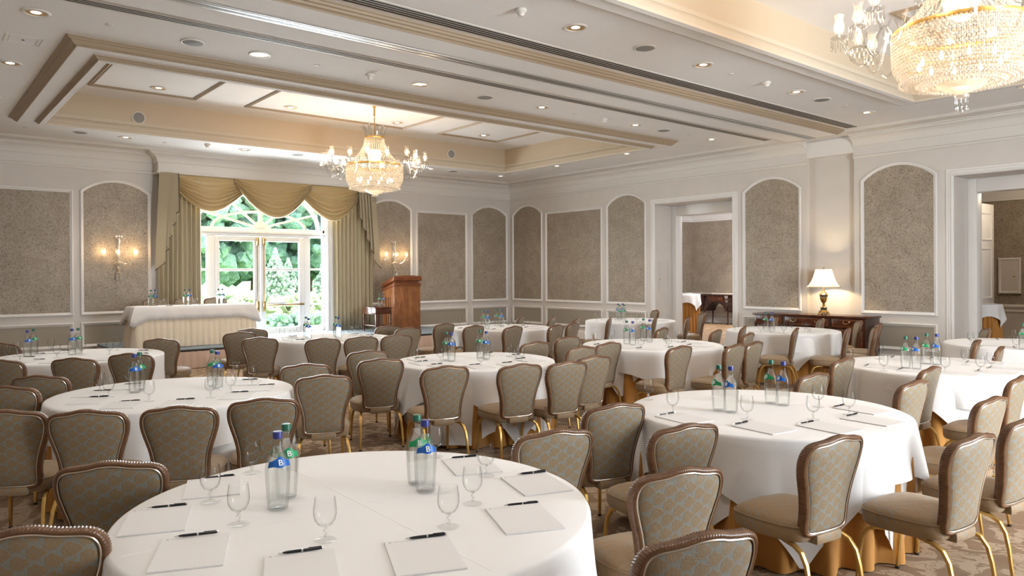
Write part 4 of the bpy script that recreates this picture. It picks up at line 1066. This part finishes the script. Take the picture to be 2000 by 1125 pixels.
# ------------------------------------------------------------------ round tables
TZ = .76
TB = dict(T1=(1.45,2.70,.92),T2=(4.52,2.76,.90),T3=(1.72,6.28,.90),T4=(4.80,6.40,.86),T5=(4.95,10.1,.86),T6=(1.65,9.90,.90),
          T7=(8.10,10.05,.87),T8=(11.15,9.75,.88),T9=(7.60,6.28,.90),T10=(11.0,6.40,.87),T11=(7.92,2.95,.88),T12=(11.05,3.10,.88))
DESC = dict(T1='the nearest round table', T2='the lower right round table', T3='the left middle round table', T4='the round table in mid centre',
            T5='the table before the window doors', T6='the far left round table', T7='the table by the far corner', T8='the table beside the left doorway',
            T9='the table right of centre', T10='the table before the sideboard', T11='the right middle round table', T12='the table at the right edge')
FOCUS = (6.2, 15.0)
def heading(x, y):
    fx = 5.5 if x > 9.5 else 6.2
    return atan2(-(fx - x), FOCUS[1] - y)                 # rotation about z that turns +y towards the lectern

def drape_cloth(R, side, rot, ztop, seed, name, mat, k=11, amp=.058, flare=.035, top=True, zmin=.02):
    q = random.Random(seed); n = 160; m = 9; e = []
    for i in range(n):
        a = 2*pi*i/n; e.append((side/2)/max(abs(cos(a-rot)), abs(sin(a-rot))))
    ph = [q.uniform(0, 2*pi) for _ in range(4)]
    loops = [[(.30*cos(2*pi*i/n), .30*sin(2*pi*i/n), ztop) for i in range(n)], [(.80*R*cos(2*pi*i/n), .80*R*sin(2*pi*i/n), ztop) for i in range(n)],
             [((R-.014)*cos(2*pi*i/n), (R-.014)*sin(2*pi*i/n), ztop) for i in range(n)], [((R-.003)*cos(2*pi*i/n), (R-.003)*sin(2*pi*i/n), ztop-.005) for i in range(n)],
             [((R+.003)*cos(2*pi*i/n), (R+.003)*sin(2*pi*i/n), ztop-.018) for i in range(n)]]
    if not top: loops = loops[2:]
    for j in range(1, m+1):
        t = j/m; row = []
        for i in range(n):
            a = 2*pi*i/n; drop = max(.05, min(e[i]-R, ztop-zmin-.02))
            cn = abs(sin(2*(a-rot)))**3                      # corners swing out into a fold
            f = sin(k*a + ph[0] + .9*sin(3*a+ph[1])) * (.6+.4*sin(2*a+ph[2]))
            rr = R + .004 + t*(flare*(.4+cn) + amp*min(1, drop/.4)*f + (.05*cn*sin(5*(a-rot)+ph[3])))
            if drop > .55: rr -= .02*t
            row.append((rr*cos(a), rr*sin(a), ztop-.018-(drop-.018)*t))
        loops.append(row)
    mb = MB(); mb.rings(loops, True, top)
    return mb.build(name, mat, None, fix=False, angle=1.2)

def skirt(R, z1, seed, parent):
    q = random.Random(seed); n = 240; loops = []; k = 22; w = [q.uniform(.5, 1.3) for _ in range(k)]
    for j in range(7):
        t = j/6; loops.append([((R-.03+(.012+.035*t)*w[int(i/n*k)]*sin(2*pi*i/n*k))*cos(2*pi*i/n), (R-.03+(.012+.035*t)*w[int(i/n*k)]*sin(2*pi*i/n*k))*sin(2*pi*i/n), z1-(z1-.008)*t) for i in range(n)])
    return MB().rings(loops).build('skirt', MT['velvet'], parent, fix=False, angle=1.5)

for i, (t, (x, y, R)) in enumerate(TB.items()):
    r = thing('round_table', DESC[t] + ', with floor length ochre skirt under white cloths', 'table', (x, y, 0), 0, 'round conference tables')
    MB().lathe([(R-.045,.715),(R-.03,.72),(R-.03,.74),(R-.045,.748)], 64).build('tabletop', MT['mahogany'], r)
    skirt(R, .735, 50+i, r)
    rot = heading(x, y) + {'T1': .35, 'T2': .12, 'T9': .1, 'T11': .45, 'T10': .2}.get(t, .25 + .17*i)
    s1 = 2*(R+.27); s2 = 2*(R+.32)
    if t in ('T5', 'T7', 'T8', 'T4'): s2 = 2*(R+.55)
    if t in ('T9', 'T10', 'T11', 'T3'): s2 = 2*(R+.14)
    u = drape_cloth(R-.006, s2, rot + pi/4, TZ-.006, 80+i, 'tablecloth', MT['linen_under'], 17, .022, .0, False)
    u.location = (x, y, 0); tag(u, 'lower white cloth showing beneath the top cloth on ' + DESC[t], 'tablecloth', 'lower white tablecloths')
    o = drape_cloth(R, s1, rot, TZ, 20+i, 'tablecloth', MT['linen'])
    o.location = (x, y, 0); tag(o, 'white square top cloth spread over ' + DESC[t], 'tablecloth', 'white top tablecloths')
    mb = MB(); a = rot                                              # pressed fold lines across the top
    for d_ in (a, a + pi/2):
        c_, s_ = cos(d_), sin(d_); L = R-.04
        mb.add([(-L*c_+.006*s_, -L*s_-.006*c_, TZ+.0002),(L*c_+.006*s_, L*s_-.006*c_, TZ+.0002),(L*c_, L*s_, TZ+.0012),(-L*c_, -L*s_, TZ+.0012),(L*c_-.006*s_, L*s_+.006*c_, TZ+.0002),(-L*c_-.006*s_, -L*s_+.006*c_, TZ+.0002)], [(0,1,2,3),(3,2,4,5)])
    mb.build('pressed_crease', MT['linen'], o, smooth=True, fix=False)

# cocktail tables in the rooms beyond
for (x, y, R, w_) in ((17.0, 12.78, .36, 'left'), (15.36, 4.93, .30, 'right')):
    r = thing('cocktail_table', 'tall round cocktail table with ochre skirt beyond the %s doorway' % w_, 'table', (x, y, 0), 0, 'cocktail tables')
    MB().lathe([(R-.03,1.06),(R-.02,1.07),(R-.02,1.085)], 40).build('tabletop', MT['mahogany'], r)
    skirt(R, 1.08, 7, r)
    o = drape_cloth(R, 2*(R+.22), .6, 1.10, 90, 'tablecloth', MT['linen'], 9, .03, .05); o.location = (x, y, 0)
    tag(o, 'white cloth draped over the cocktail table beyond the %s doorway' % w_, 'tablecloth', 'cocktail table cloths')
x, y = 17.0, 12.78
for dx, w_ in ((-.08, 'left'), (.10, 'right')):
    o = MB().lathe([(.05,0),(.085,.012),(.088,.02),(.08,.018),(.045,.008)], 20).build('saucer', MT['linen'], None); o.location = (x+dx, y+.05*dx, 1.101)
    tag(o, 'white saucer, %s one on the cocktail table beyond the left doorway' % w_, 'saucer')

# ------------------------------------------------------------------ chairs
def outline():
    half = [(0,0),(.09,.0),(.138,.012),(.163,.045),(.170,.10),(.171,.17),(.172,.24),(.178,.34),(.192,.46),(.211,.58),(.226,.69),(.231,.78),(.226,.855),(.207,.918),(.174,.952),(.130,.963),(.085,.975),(.045,.993),(0,1.0)]
    full = half + [(-x, s) for x, s in half[-2:0:-1]]
    n = len(full); pts = []
    for i in range(n):                                              # Catmull-Rom
        p0, p1, p2, p3 = full[i-1], full[i], full[(i+1) % n], full[(i+2) % n]
        for q in range(4):
            t = q/4; a = []
            for c in (0, 1):
                a.append(.5*(2*p1[c] + (p2[c]-p0[c])*t + (2*p0[c]-5*p1[c]+4*p2[c]-p3[c])*t*t + (3*p1[c]-p0[c]-3*p2[c]+p3[c])*t**3))
            pts.append(tuple(a))
    return pts
BZ0, BZ1 = .375, .885
def back_pt(x, s, dep=0.0):
    z = BZ0 + (BZ1-BZ0)*s
    y = -.205 - .095*s + .030*(x/.23)**2 + .012*sin(pi*s)
    return (x, y + dep, z)
OUT = outline()
OUT = [(x, s*(BZ1-BZ0)) for x, s in OUT]                            # metric outline, counter-clockwise
H_ = BZ1-BZ0
def resample(pts, n):
    L = [0]; m = len(pts)
    for i in range(m): L.append(L[-1] + hypot(pts[(i+1) % m][0]-pts[i][0], pts[(i+1) % m][1]-pts[i][1]))
    out = []; j = 0
    for k_ in range(n):
        d = L[-1]*k_/n
        while L[j+1] < d: j += 1
        t = (d-L[j])/(L[j+1]-L[j]); a, b = pts[j], pts[(j+1) % m]; out.append((a[0]+(b[0]-a[0])*t, a[1]+(b[1]-a[1])*t))
    return out
def make_chair():
    r = thing('banquet_chair', 'x', 'chair')
    # carved rope frame: section of six points, the outer ones ridged like a twisted cord
    NR = 600; base_ = resample(OUT, NR); ins = [resample(offset_poly(resample(OUT, 110), d, True), NR) for d in (.0, .010, .021, .025)]
    loops = []
    def P(ring, i, dep): x, z = ins[ring][i]; return back_pt(x, z/H_, dep)
    for i in range(NR):
        rg = [.0014*sin(2*pi*i/4.0 + ph_) for ph_ in (0, .9, 1.8, 2.7)]
        loops.append([P(3,i,.009), P(2,i,.020), P(1,i,.026+rg[0]*.35), P(0,i,.018+rg[1]), tuple(a+b for a, b in zip(P(0,i,.0), (0,0,0))), P(0,i,-.018+rg[2]), P(1,i,-.026+rg[3]*.35), P(2,i,-.020), P(3,i,-.009)])
    for i in range(NR):                                             # ridge the rim sideways as well
        x, z = base_[i]; nx, nz = x, z - .28; l = hypot(nx, nz) or 1; ks = [.0016*sin(2*pi*i/4.0 + q_*.9) for q_ in (0,1,2)]
        for q in (3, 4, 5): p = loops[i][q]; loops[i][q] = (p[0]+nx/l*ks[q-3], p[1], p[2]+nz/l*ks[q-3])
    MB().rings(loops, True, wrap=True).build('back_frame', MT['chair_wood'], r, angle=1.4)
    for dep in (.0215, -.0215):
        bd = resample(offset_poly(resample(OUT, 110), .0215, True), 110)
        MB().tube([back_pt(x, z/H_, dep) for x, z in bd], .0036, 5, closed=True).build('bead', MT['champagne'], r)
    pd = [resample(offset_poly(resample(OUT, 110), d, True), 72) for d in (.0215, .027)]
    cen = (0.0, .27)
    pd += [[(cen[0]+(x-cen[0])*f, cen[1]+(z-cen[1])*f) for x, z in pd[1]] for f in (.93, .82, .66)]
    def pad_loops(sg, hs):
        L = []
        for rg, h in zip(pd, hs): L.append([back_pt(x, z/H_, sg*h) for x, z in rg])
        for f, h in ((.62, hs[-1]*1.06), (.3, hs[-1]*1.10), (.02, hs[-1]*1.11)):
            L.append([back_pt(cen[0]+(x-cen[0])*f, (cen[1]+(z-cen[1])*f)/H_, sg*h) for x, z in pd[-1]])
        return L
    MB().rings(pad_loops(1, (.006,.020,.027,.034,.040)), True, False, True).build('back_pad', MT['damask'], r)
    MB().rings(pad_loops(-1, (.006,.018,.023,.027,.030)), True, False, True).build('outer_back', MT['damask'], r)
    # seat
    def so(ins_, z, dome=0):
        L = []; n = 72
        for i in range(n):
            a = 2*pi*i/n; ca, sa = cos(a), sin(a); e = .42
            x = (abs(ca)**e)*(1 if ca >= 0 else -1); y = (abs(sa)**e)*(1 if sa >= 0 else -1)
            w = .232 if y > 0 else .232 - .03*min(1, -y)
            L.append((x*(w-ins_), .005 + y*(.215-ins_) + (.012*(1-abs(x)) if y > .5 else 0), z))
        return L
    MB().rings([so(.03,.345),so(.008,.352),so(.0,.366),so(-.003,.40),so(.0,.425),so(.010,.442),so(.03,.455),so(.07,.466),so(.12,.472),so(.19,.474)], True, True, True).build('seat', MT['damask_seat'], r)
    MB().tube([(x, y, .428) for x, y, _ in so(-.002, 0)], .004, 5, closed=True).build('seat_piping', MT['damask_seat'], r)
    MB().box((-.10,-.240,.338),(.10,-.16,.392)).build('back_bracket', MT['damask_seat'], r, bevel=.014)
    for sx in (-1, 1):
        for path in ([(.155,-.08,.340),(.178,-.165,.336),(.190,-.215,.315),(.198,-.248,.265),(.203,-.266,.19),(.207,-.280,.09),(.210,-.292,.012)],
                     [(.150,.06,.340),(.172,.130,.336),(.184,.172,.318),(.192,.200,.27),(.197,.214,.19),(.200,.222,.09),(.203,.228,.012)]):
            lg = MB().tube([(sx*x, y, z) for x, y, z in path], [.016,.017,.017,.0165,.0155,.0145,.0135], 4, flat=.8, ref=(1,0,0)).build('leg', MT['gold'], r, bevel=.003, angle=.6)
            e = path[-1]; MB().lathe([(.012,0),(.014,.004),(.012,.014)], 10, (sx*e[0], e[1], 0)).build('glide', MT['lamp_black'], lg)
    return r
CHAIRS = [
 ('T1',0.84,3.87,-26), ('T1',0.45,3.10,-26), ('T1',2.72,3.09,-16), ('T1',2.59,2.19,-16), ('T1',2.02,1.67,-17), ('T2',3.52,3.41,-13),
 ('T2',3.33,2.73,-13), ('T2',3.62,2.07,-8), ('T2',4.16,1.64,-6), ('T2',4.86,1.61,-6), ('T2',5.47,1.97,-3), ('T2',5.71,3.31,-2),
 ('T2',5.85,2.60,-2), ('T3',0.65,5.68,-30), ('T3',1.02,5.36,-28), ('T3',1.48,5.14,-26), ('T3',1.98,5.08,-23), ('T3',2.77,5.86,-21),
 ('T3',2.98,6.67,-21), ('T3',1.06,7.39,-34), ('T3',0.78,6.85,-34), ('T6',0.97,8.98,-41), ('T6',1.23,11.14,-52), ('T6',1.53,8.68,-37),
 ('T6',2.05,8.78,-34), ('T6',2.80,10.49,-37), ('T4',3.70,6.60,-17), ('T4',3.97,7.35,-16), ('T4',3.82,5.70,-14), ('T4',4.39,5.36,-11),
 ('T4',4.83,5.22,-8), ('T4',5.33,5.38,-5), ('T4',5.90,6.13,-2), ('T4',5.90,6.91,-2), ('T5',3.85,10.95,-10), ('T5',3.78,9.81,-25),
 ('T5',4.31,11.47,-28), ('T5',4.31,9.14,-18), ('T5',4.77,9.02,-13), ('T5',5.26,8.97,-9), ('T5',6.06,10.02,-2), ('T5',6.05,10.61,-2),
 ('T7',6.93,10.39,9), ('T7',7.02,9.69,9), ('T7',7.33,9.10,11), ('T7',9.11,11.08,37), ('T7',9.24,10.33,33), ('T7',8.02,8.88,17),
 ('T7',9.26,9.72,30), ('T7',8.52,9.02,21), ('T8',9.93,9.54,39), ('T8',12.61,10.64,58), ('T8',10.40,8.87,39), ('T8',10.94,8.55,40),
 ('T8',12.29,9.19,49), ('T9',6.71,5.42,3), ('T9',7.32,5.12,6), ('T9',7.74,5.15,9), ('T9',8.77,5.90,16), ('T9',8.93,6.52,18),
 ('T9',6.45,6.25,2), ('T9',6.68,7.18,3), ('T9',8.70,7.31,18), ('T10',9.77,6.64,27), ('T10',9.98,5.91,26), ('T10',12.22,6.68,39),
 ('T10',10.41,5.35,27), ('T10',12.14,5.99,36), ('T10',10.97,5.21,29), ('T10',11.75,5.50,33), ('T10',11.94,7.39,40), ('T11',6.79,2.85,3),
 ('T11',6.88,3.65,3), ('T11',8.86,3.75,13), ('T11',6.68,2.17,2), ('T12',9.74,3.48,20), ('T12',9.07,3.04,14), ('T12',11.81,4.02,30),
]
proto = make_chair(); first = True
by = {}
for c_ in CHAIRS: by.setdefault(c_[0], []).append(c_)
for t, cs in by.items():
    cs = sorted(cs, key=lambda c_: screen_x((c_[1], c_[2], .7)))
    for i, (_, x, y, a) in enumerate(cs):
        o = proto if first else copy_tree(proto); first = False
        o.location = (x, y, 0); o.rotation_euler = (0, 0, radians(a))
        tag(o, 'gold damask banquet chair, %s at %s' % (ordinal(i, len(cs)), DESC[t]), 'chair', 'damask banquet chairs')
for i, px in enumerate((303, 363, 420)):
    x, z = on_y(px, 577, 15.72); o = copy_tree(proto); o.location = (x, 15.46, SZ); o.rotation_euler = (0, 0, pi)
    tag(o, 'damask banquet chair behind the head table, %s of three' % ('left', 'middle', 'right')[i], 'chair', 'chairs behind the head table')

# ------------------------------------------------------------------ bottles
def text_mesh(txt, size, name):
    cu = bpy.data.curves.new(name, 'FONT'); cu.body = txt; cu.size = size; cu.align_x = 'CENTER'; cu.align_y = 'CENTER'; cu.extrude = .0006; cu.offset = .0004
    o = bpy.data.objects.new(name, cu); COL.objects.link(o)
    dg = bpy.context.evaluated_depsgraph_get(); me = bpy.data.meshes.new_from_object(o.evaluated_get(dg)); bpy.data.objects.remove(o); bpy.data.curves.remove(cu)
    return me
EMB = text_mesh('B', .033, 'emblem')
BPROF = [(.0,.004),(.034,.0),(.040,.006),(.0415,.02),(.0445,.07),(.0475,.115),(.0488,.145),(.0478,.170),(.0435,.192),(.036,.213),(.028,.232),(.0215,.250),(.0180,.266),(.0165,.284)]
def smooth_prof(P, k=4):
    out = []
    for i in range(len(P)-1):
        p0, p1, p2, p3 = P[max(i-1,0)], P[i], P[i+1], P[min(i+2,len(P)-1)]
        for q in range(k):
            t = q/k; out.append(tuple(.5*(2*p1[c] + (p2[c]-p0[c])*t + (2*p0[c]-5*p1[c]+4*p2[c]-p3[c])*t*t + (3*p1[c]-p0[c]-3*p2[c]+p3[c])*t**3) for c in (0,1)))
    return out + [P[-1]]
BPROF = BPROF[:3] + smooth_prof(BPROF[3:])
def bottle_r(z):
    for (r0, z0), (r1, z1) in zip(BPROF[1:-1], BPROF[2:]):
        if z0 <= z <= z1: return r0 + (r1-r0)*(z-z0)/(z1-z0)
    return .017
def make_bottle(kind):
    r = thing('water_bottle', 'x', 'bottle')
    MB().lathe(BPROF, 28, cap0=False, cap1=False).build('glass_body', MT['bottle_glass'], r)
    wp = [(0,.008)] + [(max(.002, bottle_r(z)-.0035), z) for z in (.009,.02,.05,.09,.13,.16,.18,.20,.22,.235,.245)] + [(0,.2455)]
    MB().lathe(wp, 24, cap0=False, cap1=False).build('water', MT['water'], r)
    MB().lathe([(.0172,.280),(.0185,.281),(.0188,.304),(.0175,.308),(0,.3085)], 20, cap0=False, cap1=False).build('cap', MT['cap_' + kind], r)
    mb = MB(); n = 26; loops = []
    for q in range(6):
        row = []
        for i in range(n+1):
            a = -1.12 + 2.24*i/n; zc = .194 - .010*abs(a)**1.5; hh = .0115 + .010*math.exp(-(a/.42)**2)
            z = zc + hh*(2*q/5 - 1); rr = bottle_r(z) + .0006; row.append((rr*sin(a), -rr*cos(a), z))
        loops.append(row)
    lb = mb.rings(loops, False).build('label', MT['label_' + kind], r, fix=False)
    e = bpy.data.objects.new('emblem', EMB); COL.objects.link(e); e.parent = lb
    rr = bottle_r(.192); e.location = (0, -rr-.0022, .192); e.rotation_euler = (radians(90-28), 0, 0)
    return r
if not EMB.materials: EMB.materials.append(MT['emblem'])
PB = {'green': make_bottle('green'), 'blue': make_bottle('blue')}; used = {'green': False, 'blue': False}
def put_bottle(kind, x, y, z, label, group, face=None):
    o = PB[kind] if not used[kind] else copy_tree(PB[kind]); used[kind] = True
    o.location = (x, y, z); a = atan2(-x, y) if face is None else face
    o.rotation_euler = (0, 0, a); tag(o, label, 'bottle', group)
BOT = dict(
 T1=[('green',560,972),('blue',543,994),('green',815,946),('blue',831,961)], T2=[('green',1404,802),('blue',1428,806),('green',1506,788),('blue',1530,792)],
 T3=[('green',273,762),('blue',263,767),('green',415,755),('blue',425,759)], T4=[('green',872,704),('blue',882,706),('green',938,699),('blue',950,702)],
 T5=[('blue',603,663),('green',598,659),('blue',661,661),('green',656,658)], T6=[('green',66,693),('blue',54,697),('green',153,691),('blue',141,693)],
 T7=[('green',944,640),('blue',952,642),('green',971,637),('blue',980,638.5)], T8=[('blue',1207,622.5),('green',1210,626),('blue',1216.5,622),('green',1219,625.5)],
 T9=[('green',1224,672),('blue',1236,674),('green',1257,666),('blue',1269,669)], T10=[('green',1496,647),('blue',1508,648)],
 T11=[('green',1769,719.5),('blue',1790,721),('green',1810,711),('blue',1830,712.5)], T12=[('green',1998,683)])
for t, bs in BOT.items():
    cnt = {'green': [], 'blue': []}
    for k_, px, py in bs: cnt[k_].append((px, py))
    for k_, L in cnt.items():
        L.sort()
        for i, (px, py) in enumerate(L):
            x, y = on_z(px, py, TZ); cx_, cy0, R = TB[t]; rr = hypot(x-cx_, y-cy0)
            if rr > R-.08: x, y = cx_ + (x-cx_)*(R-.08)/rr, cy0 + (y-cy0)*(R-.08)/rr
            w = '' if len(L) == 1 else ('left ', 'right ')[i]
            fc = atan2(-x, y) + {'T2': -.75, 'T9': -.6, 'T10': -.6, 'T11': -.7, 'T12': -.7, 'T8': -.4, 'T6': .45}.get(t, .25 if t in ('T1', 'T3') else -.1)
            put_bottle(k_, x, y, TZ + .0008, '%s%s capped clear water bottle on %s' % (w, k_, DESC[t]), 'glass water bottles', fc)
for i, (px, k_) in enumerate(((295,'green'),(303.5,'blue'),(362,'green'),(370.5,'blue'),(427,'green'),(435,'blue'))):
    x, _ = on_y(px, 596, 14.86); put_bottle(k_, x, 14.86, HZ + .003, '%s capped bottle on the head table, %s pair' % (k_, ('left','middle','right')[i//2]), 'bottles on the head table', -.3)
for px, k_ in ((741.5,'green'),(749,'blue')):
    x, _ = on_y(px, 601, 15.3); put_bottle(k_, x, 15.3, SZ + TH + .001, '%s labelled bottle on the side table by the lectern' % k_, 'bottles on the side table', -.4)

# ------------------------------------------------------------------ goblets
def make_goblet():
    r = thing('water_goblet', 'x', 'glass')
    MB().lathe([(.0,.050),(.012,.050),(.026,.058),(.036,.074),(.0405,.095),(.040,.115),(.0365,.140),(.0350,.153),(.0343,.153),(.0392,.114),(.0395,.095),(.035,.076),(.025,.061),(.011,.054),(.0,.054)], 28, cap0=False, cap1=False).build('bowl', MT['glass'], r)
    MB().lathe([(.006,.010),(.0055,.02),(.009,.028),(.0095,.032),(.006,.040),(.010,.050)], 14, cap0=False, cap1=False).build('stem', MT['crystal_clear'], r)
    MB().lathe([(.0,.0005),(.038,.0005),(.0405,.002),(.038,.0035),(.018,.006),(.006,.011)], 28, cap0=False, cap1=False).build('foot', MT['glass_foot'], r)
    return r
GOB = dict(
 T1=[(492,924),(411,981),(466,1025),(635,1056),(876,1030),(923,985),(949,930),(850,893)],
 T2=[(1265,781),(1314,807),(1459,820),(1588,820),(1598,795),(1658,810)],
 T3=[(195,766),(212,776),(291,784),(411,777),(451,766),(460,742),(492,752),(254,752)],
 T4=[(812,710),(860,707),(939,716),(996,697),(1008,705),(1018,706)],
 T5=[(551,662),(568,654),(571,665),(631,657),(684,657),(671,653.5),(694,657),(705,655)],
 T6=[(12,699),(27,693),(39,705),(97,686),(111,699),(160,693),(214,693),(229,684)],
 T7=[(889,637),(915,640),(954,644),(994,636),(1004,639),(1014,637),(1031,639)],
 T8=[(1165,628),(1174,625),(1203,629),(1243,629.5),(1247,624),(1268,627)],
 T9=[(1162,670),(1195,666),(1302,676),(1306,680),(1325,669),(1344,668),(1252,682)],
 T10=[(1435,646),(1460,641),(1483,651),(1531,652),(1547,644),(1572,648),(1578,649)],
 T11=[(1717,701),(1721,725),(1656,711),(1846,728),(1886,713),(1915,727),(1936,720)],
 T12=[(1905,670),(1896,673),(1981,666),(1980,686)])
proto = make_goblet(); first = True
for t, gs in GOB.items():
    for i, (px, py) in enumerate(sorted(gs)):
        x, y = on_z(px, py, TZ); o = proto if first else copy_tree(proto); first = False
        cx_, cy0, R = TB[t]; rr = hypot(x-cx_, y-cy0)
        if rr > R-.07: x, y = cx_ + (x-cx_)*(R-.07)/rr, cy0 + (y-cy0)*(R-.07)/rr
        o.location = (x, y, TZ + .0006); o.rotation_euler = (0, 0, i*.7)
        tag(o, 'empty clear stemmed water goblet, %s on %s' % (ordinal(i, len(gs)), DESC[t]), 'glass', 'water goblets')
for i, px in enumerate((316, 382)):
    x, _ = on_y(px, 596, 14.84); o = copy_tree(proto); o.location = (x, 14.84, HZ + .003)
    tag(o, 'clear goblet on the head table beside the %s bottle pair' % ('left', 'middle')[i], 'glass', 'goblets on the head table')

# ------------------------------------------------------------------ notepads and pens
def make_pad():
    r = thing('notepad', 'x', 'notepad')
    MB().box((-.112,-.152,0),(.112,.152,.005)).build('paper_block', MT['paper'], r, smooth=False)
    mb = MB(); mb.add([(-.098,.132,.0053),(-.090,.132,.0053),(-.090,.140,.0053),(-.098,.140,.0053)], [(0,1,2,3)])
    for i in range(12): mb.add([(-.082+i*.0062,.1345,.0053),(-.0775+i*.0062,.1345,.0053),(-.0775+i*.0062,.1375,.0053),(-.082+i*.0062,.1375,.0053)], [(0,1,2,3)])
    mb.build('letterhead', MT['ink'], r, smooth=False, fix=False)
    return r
def make_pen():
    r = thing('ballpoint_pen', 'x', 'pen')
    X = lambda prof, nm, mat: (lambda o: o)(MB().rings([[(x, rr*cos(2*pi*j/10), .0055+rr*sin(2*pi*j/10)) for j in range(10)] for x, rr in prof], True, True, True).build(nm, mat, r))
    X([(-.060,.0032),(-.045,.0048),(0,.0052)], 'barrel', MT['pen']); X([(.004,.0052),(.055,.0050),(.066,.0042)], 'upper_barrel', MT['pen'])
    X([(-.001,.0056),(.005,.0056)], 'band', MT['chrome']); X([(-.076,.0008),(-.060,.0032)], 'tip', MT['chrome']); X([(.066,.0040),(.071,.0040),(.072,.002)], 'push_button', MT['chrome'])
    MB().box((.022,-.0012,.0105),(.064,.0012,.0125)).build('clip', MT['pen'], r)
    return r
PADS = {'T1': [(.76,2.601),(.758,3.025),(1.065,3.335),(.975,2.215),(1.338,2.07),(1.828,2.135),(2.14,2.885),(2.17,2.45)],
        'T2': [(3.98,2.44),(4.28,2.19),(4.69,2.12),(5.01,2.33),(3.86,2.93)]}
SEAT = [(2.50,.63),(3.09,.62),(-2.62,.63),(-1.97,.62),(-1.34,.63),(-.59,.63),(.05,.64),(.66,.63)]
pp = make_pad(); pn = make_pen(); first = True; q = random.Random(12)
for t, (x, y, R) in TB.items():
    h = heading(x, y); L = []
    if t in PADS: L = PADS[t]
    else: L = [(x + rr*(R/.92)*cos(a+h), y + rr*(R/.92)*sin(a+h)) for a, rr in SEAT]
    L = [p for p in L if -40 < 1000 + FOC*screen_x((p[0], p[1], TZ)) < 2040]
    L.sort(key=lambda p: screen_x((p[0], p[1], TZ)))
    for i, (a, b) in enumerate(L):
        hh = h + q.uniform(-.04, .04)
        o = pp if first else copy_tree(pp); o.location = (a, b, TZ + .0008); o.rotation_euler = (0, 0, hh)
        tag(o, 'blank white notepad, %s on %s' % (ordinal(i, len(L)), DESC[t]), 'notepad', 'conference notepads')
        o = pn if first else copy_tree(pn); first = False
        dx, dy = q.uniform(-.03, .05), .158 + q.uniform(-.012, .012)
        o.location = (a + dx*cos(hh) - dy*sin(hh), b + dx*sin(hh) + dy*cos(hh), TZ + .0064 if dy < .155 else TZ + .0020); o.rotation_euler = (0, 0, hh + q.uniform(-.03, .06))
        tag(o, 'black ballpoint pen, %s on %s' % (ordinal(i, len(L)), DESC[t]), 'pen', 'black ballpoint pens')
for i, px in enumerate((330, 392, 452)):
    x, _ = on_y(px, 596, 14.80); o = copy_tree(pn); o.location = (x, 14.80, HZ + .004); o.rotation_euler = (0, 0, .1)
    tag(o, 'black pen on the head table, %s of three' % ('left', 'middle', 'right')[i], 'pen', 'pens on the head table')

# ------------------------------------------------------------------ light
w = bpy.data.worlds.new('sky'); scene.world = w; w.use_nodes = True
bg = w.node_tree.nodes['Background']; bg.inputs[0].default_value = (.86, .94, 1.0, 1); bg.inputs[1].default_value = 3.3
sun = bpy.data.lights.new('sun', 'SUN'); sun.energy = 8.0; sun.color = (1.0, .96, .88); sun.angle = .03
so_ = bpy.data.objects.new('sun', sun); COL.objects.link(so_); so_.rotation_euler = (radians(42), 0, radians(95)); so_.location = (0, 30, 20)
def area(name, loc, rot, sx, sy, e, col, spread=180):
    l = bpy.data.lights.new(name, 'AREA'); l.shape = 'RECTANGLE'; l.size = sx; l.size_y = sy; l.energy = e; l.color = col; l.spread = radians(spread)
    o = bpy.data.objects.new(name, l); COL.objects.link(o); o.location = loc; o.rotation_euler = rot; return o
DAY = (.86, .94, 1.0)
area('window_daylight', (6.47, YN - .25, 2.0), (radians(90), 0, 0), 2.9, 3.3, 510, DAY)
a2 = area('window_daylight', (6.47, YF + .45, 2.0), (radians(-90), 0, 0), 2.9, 3.3, 420, DAY)
# bulbs
BW = (1.0, .68, .40)
for (y, e) in ((11.57, 1.0), (2.23, 1.0)):
    point('chandelier_light', (CHX, y, 3.80), 7*e, BW, .12)
    point('chandelier_light', (CHX, y, 3.42), 3.2*e, BW, .20)
    for i in range(6):
        a = 2*pi*i/6; point('chandelier_light', (CHX + .87*cos(a), y + .87*sin(a), 3.76), 8*e, BW, .07)
for x, z in ((3.45, 2.16), (9.80, 2.19)):
    for dx, dy in ((-.29,.14),(.29,.14),(.07,.27)): point('sconce_light', (x + dx, YF - dy - .005, z + .02), 1.8, (1.0,.66,.33), .03)
spot('anteroom_spot', (20.2, 13.0, 3.9), 420, (1.0,.86,.68), ang=95)
point('anteroom_light', (17.5, 11.5, 3.4), 260, (.92,.95,1.0), .3)
point('lobby_light', (16.3, 4.2, 3.4), 28, (1.0,.82,.6), .2)

vs = scene.view_settings; vs.view_transform = 'Standard'; vs.look = 'None'; vs.exposure = 0.80; vs.gamma = 1.0; vs.use_curve_mapping = False
cy_ = scene.cycles
cy_.use_denoising = True; cy_.transparent_max_bounces = 24; cy_.max_bounces = 10; cy_.diffuse_bounces = 4; cy_.glossy_bounces = 3; cy_.transmission_bounces = 6
cy_.caustics_reflective = False; cy_.caustics_refractive = False; cy_.sample_clamp_indirect = 6.0; cy_.use_light_tree = True

for x, y in ((1.06,5.47),(3.25,5.47),(12.0,1.0),(1.06,3.3),(1.06,1.0)): spot('downlight_beam', (x, y, ZC-.03), E_DOWN, WARM)
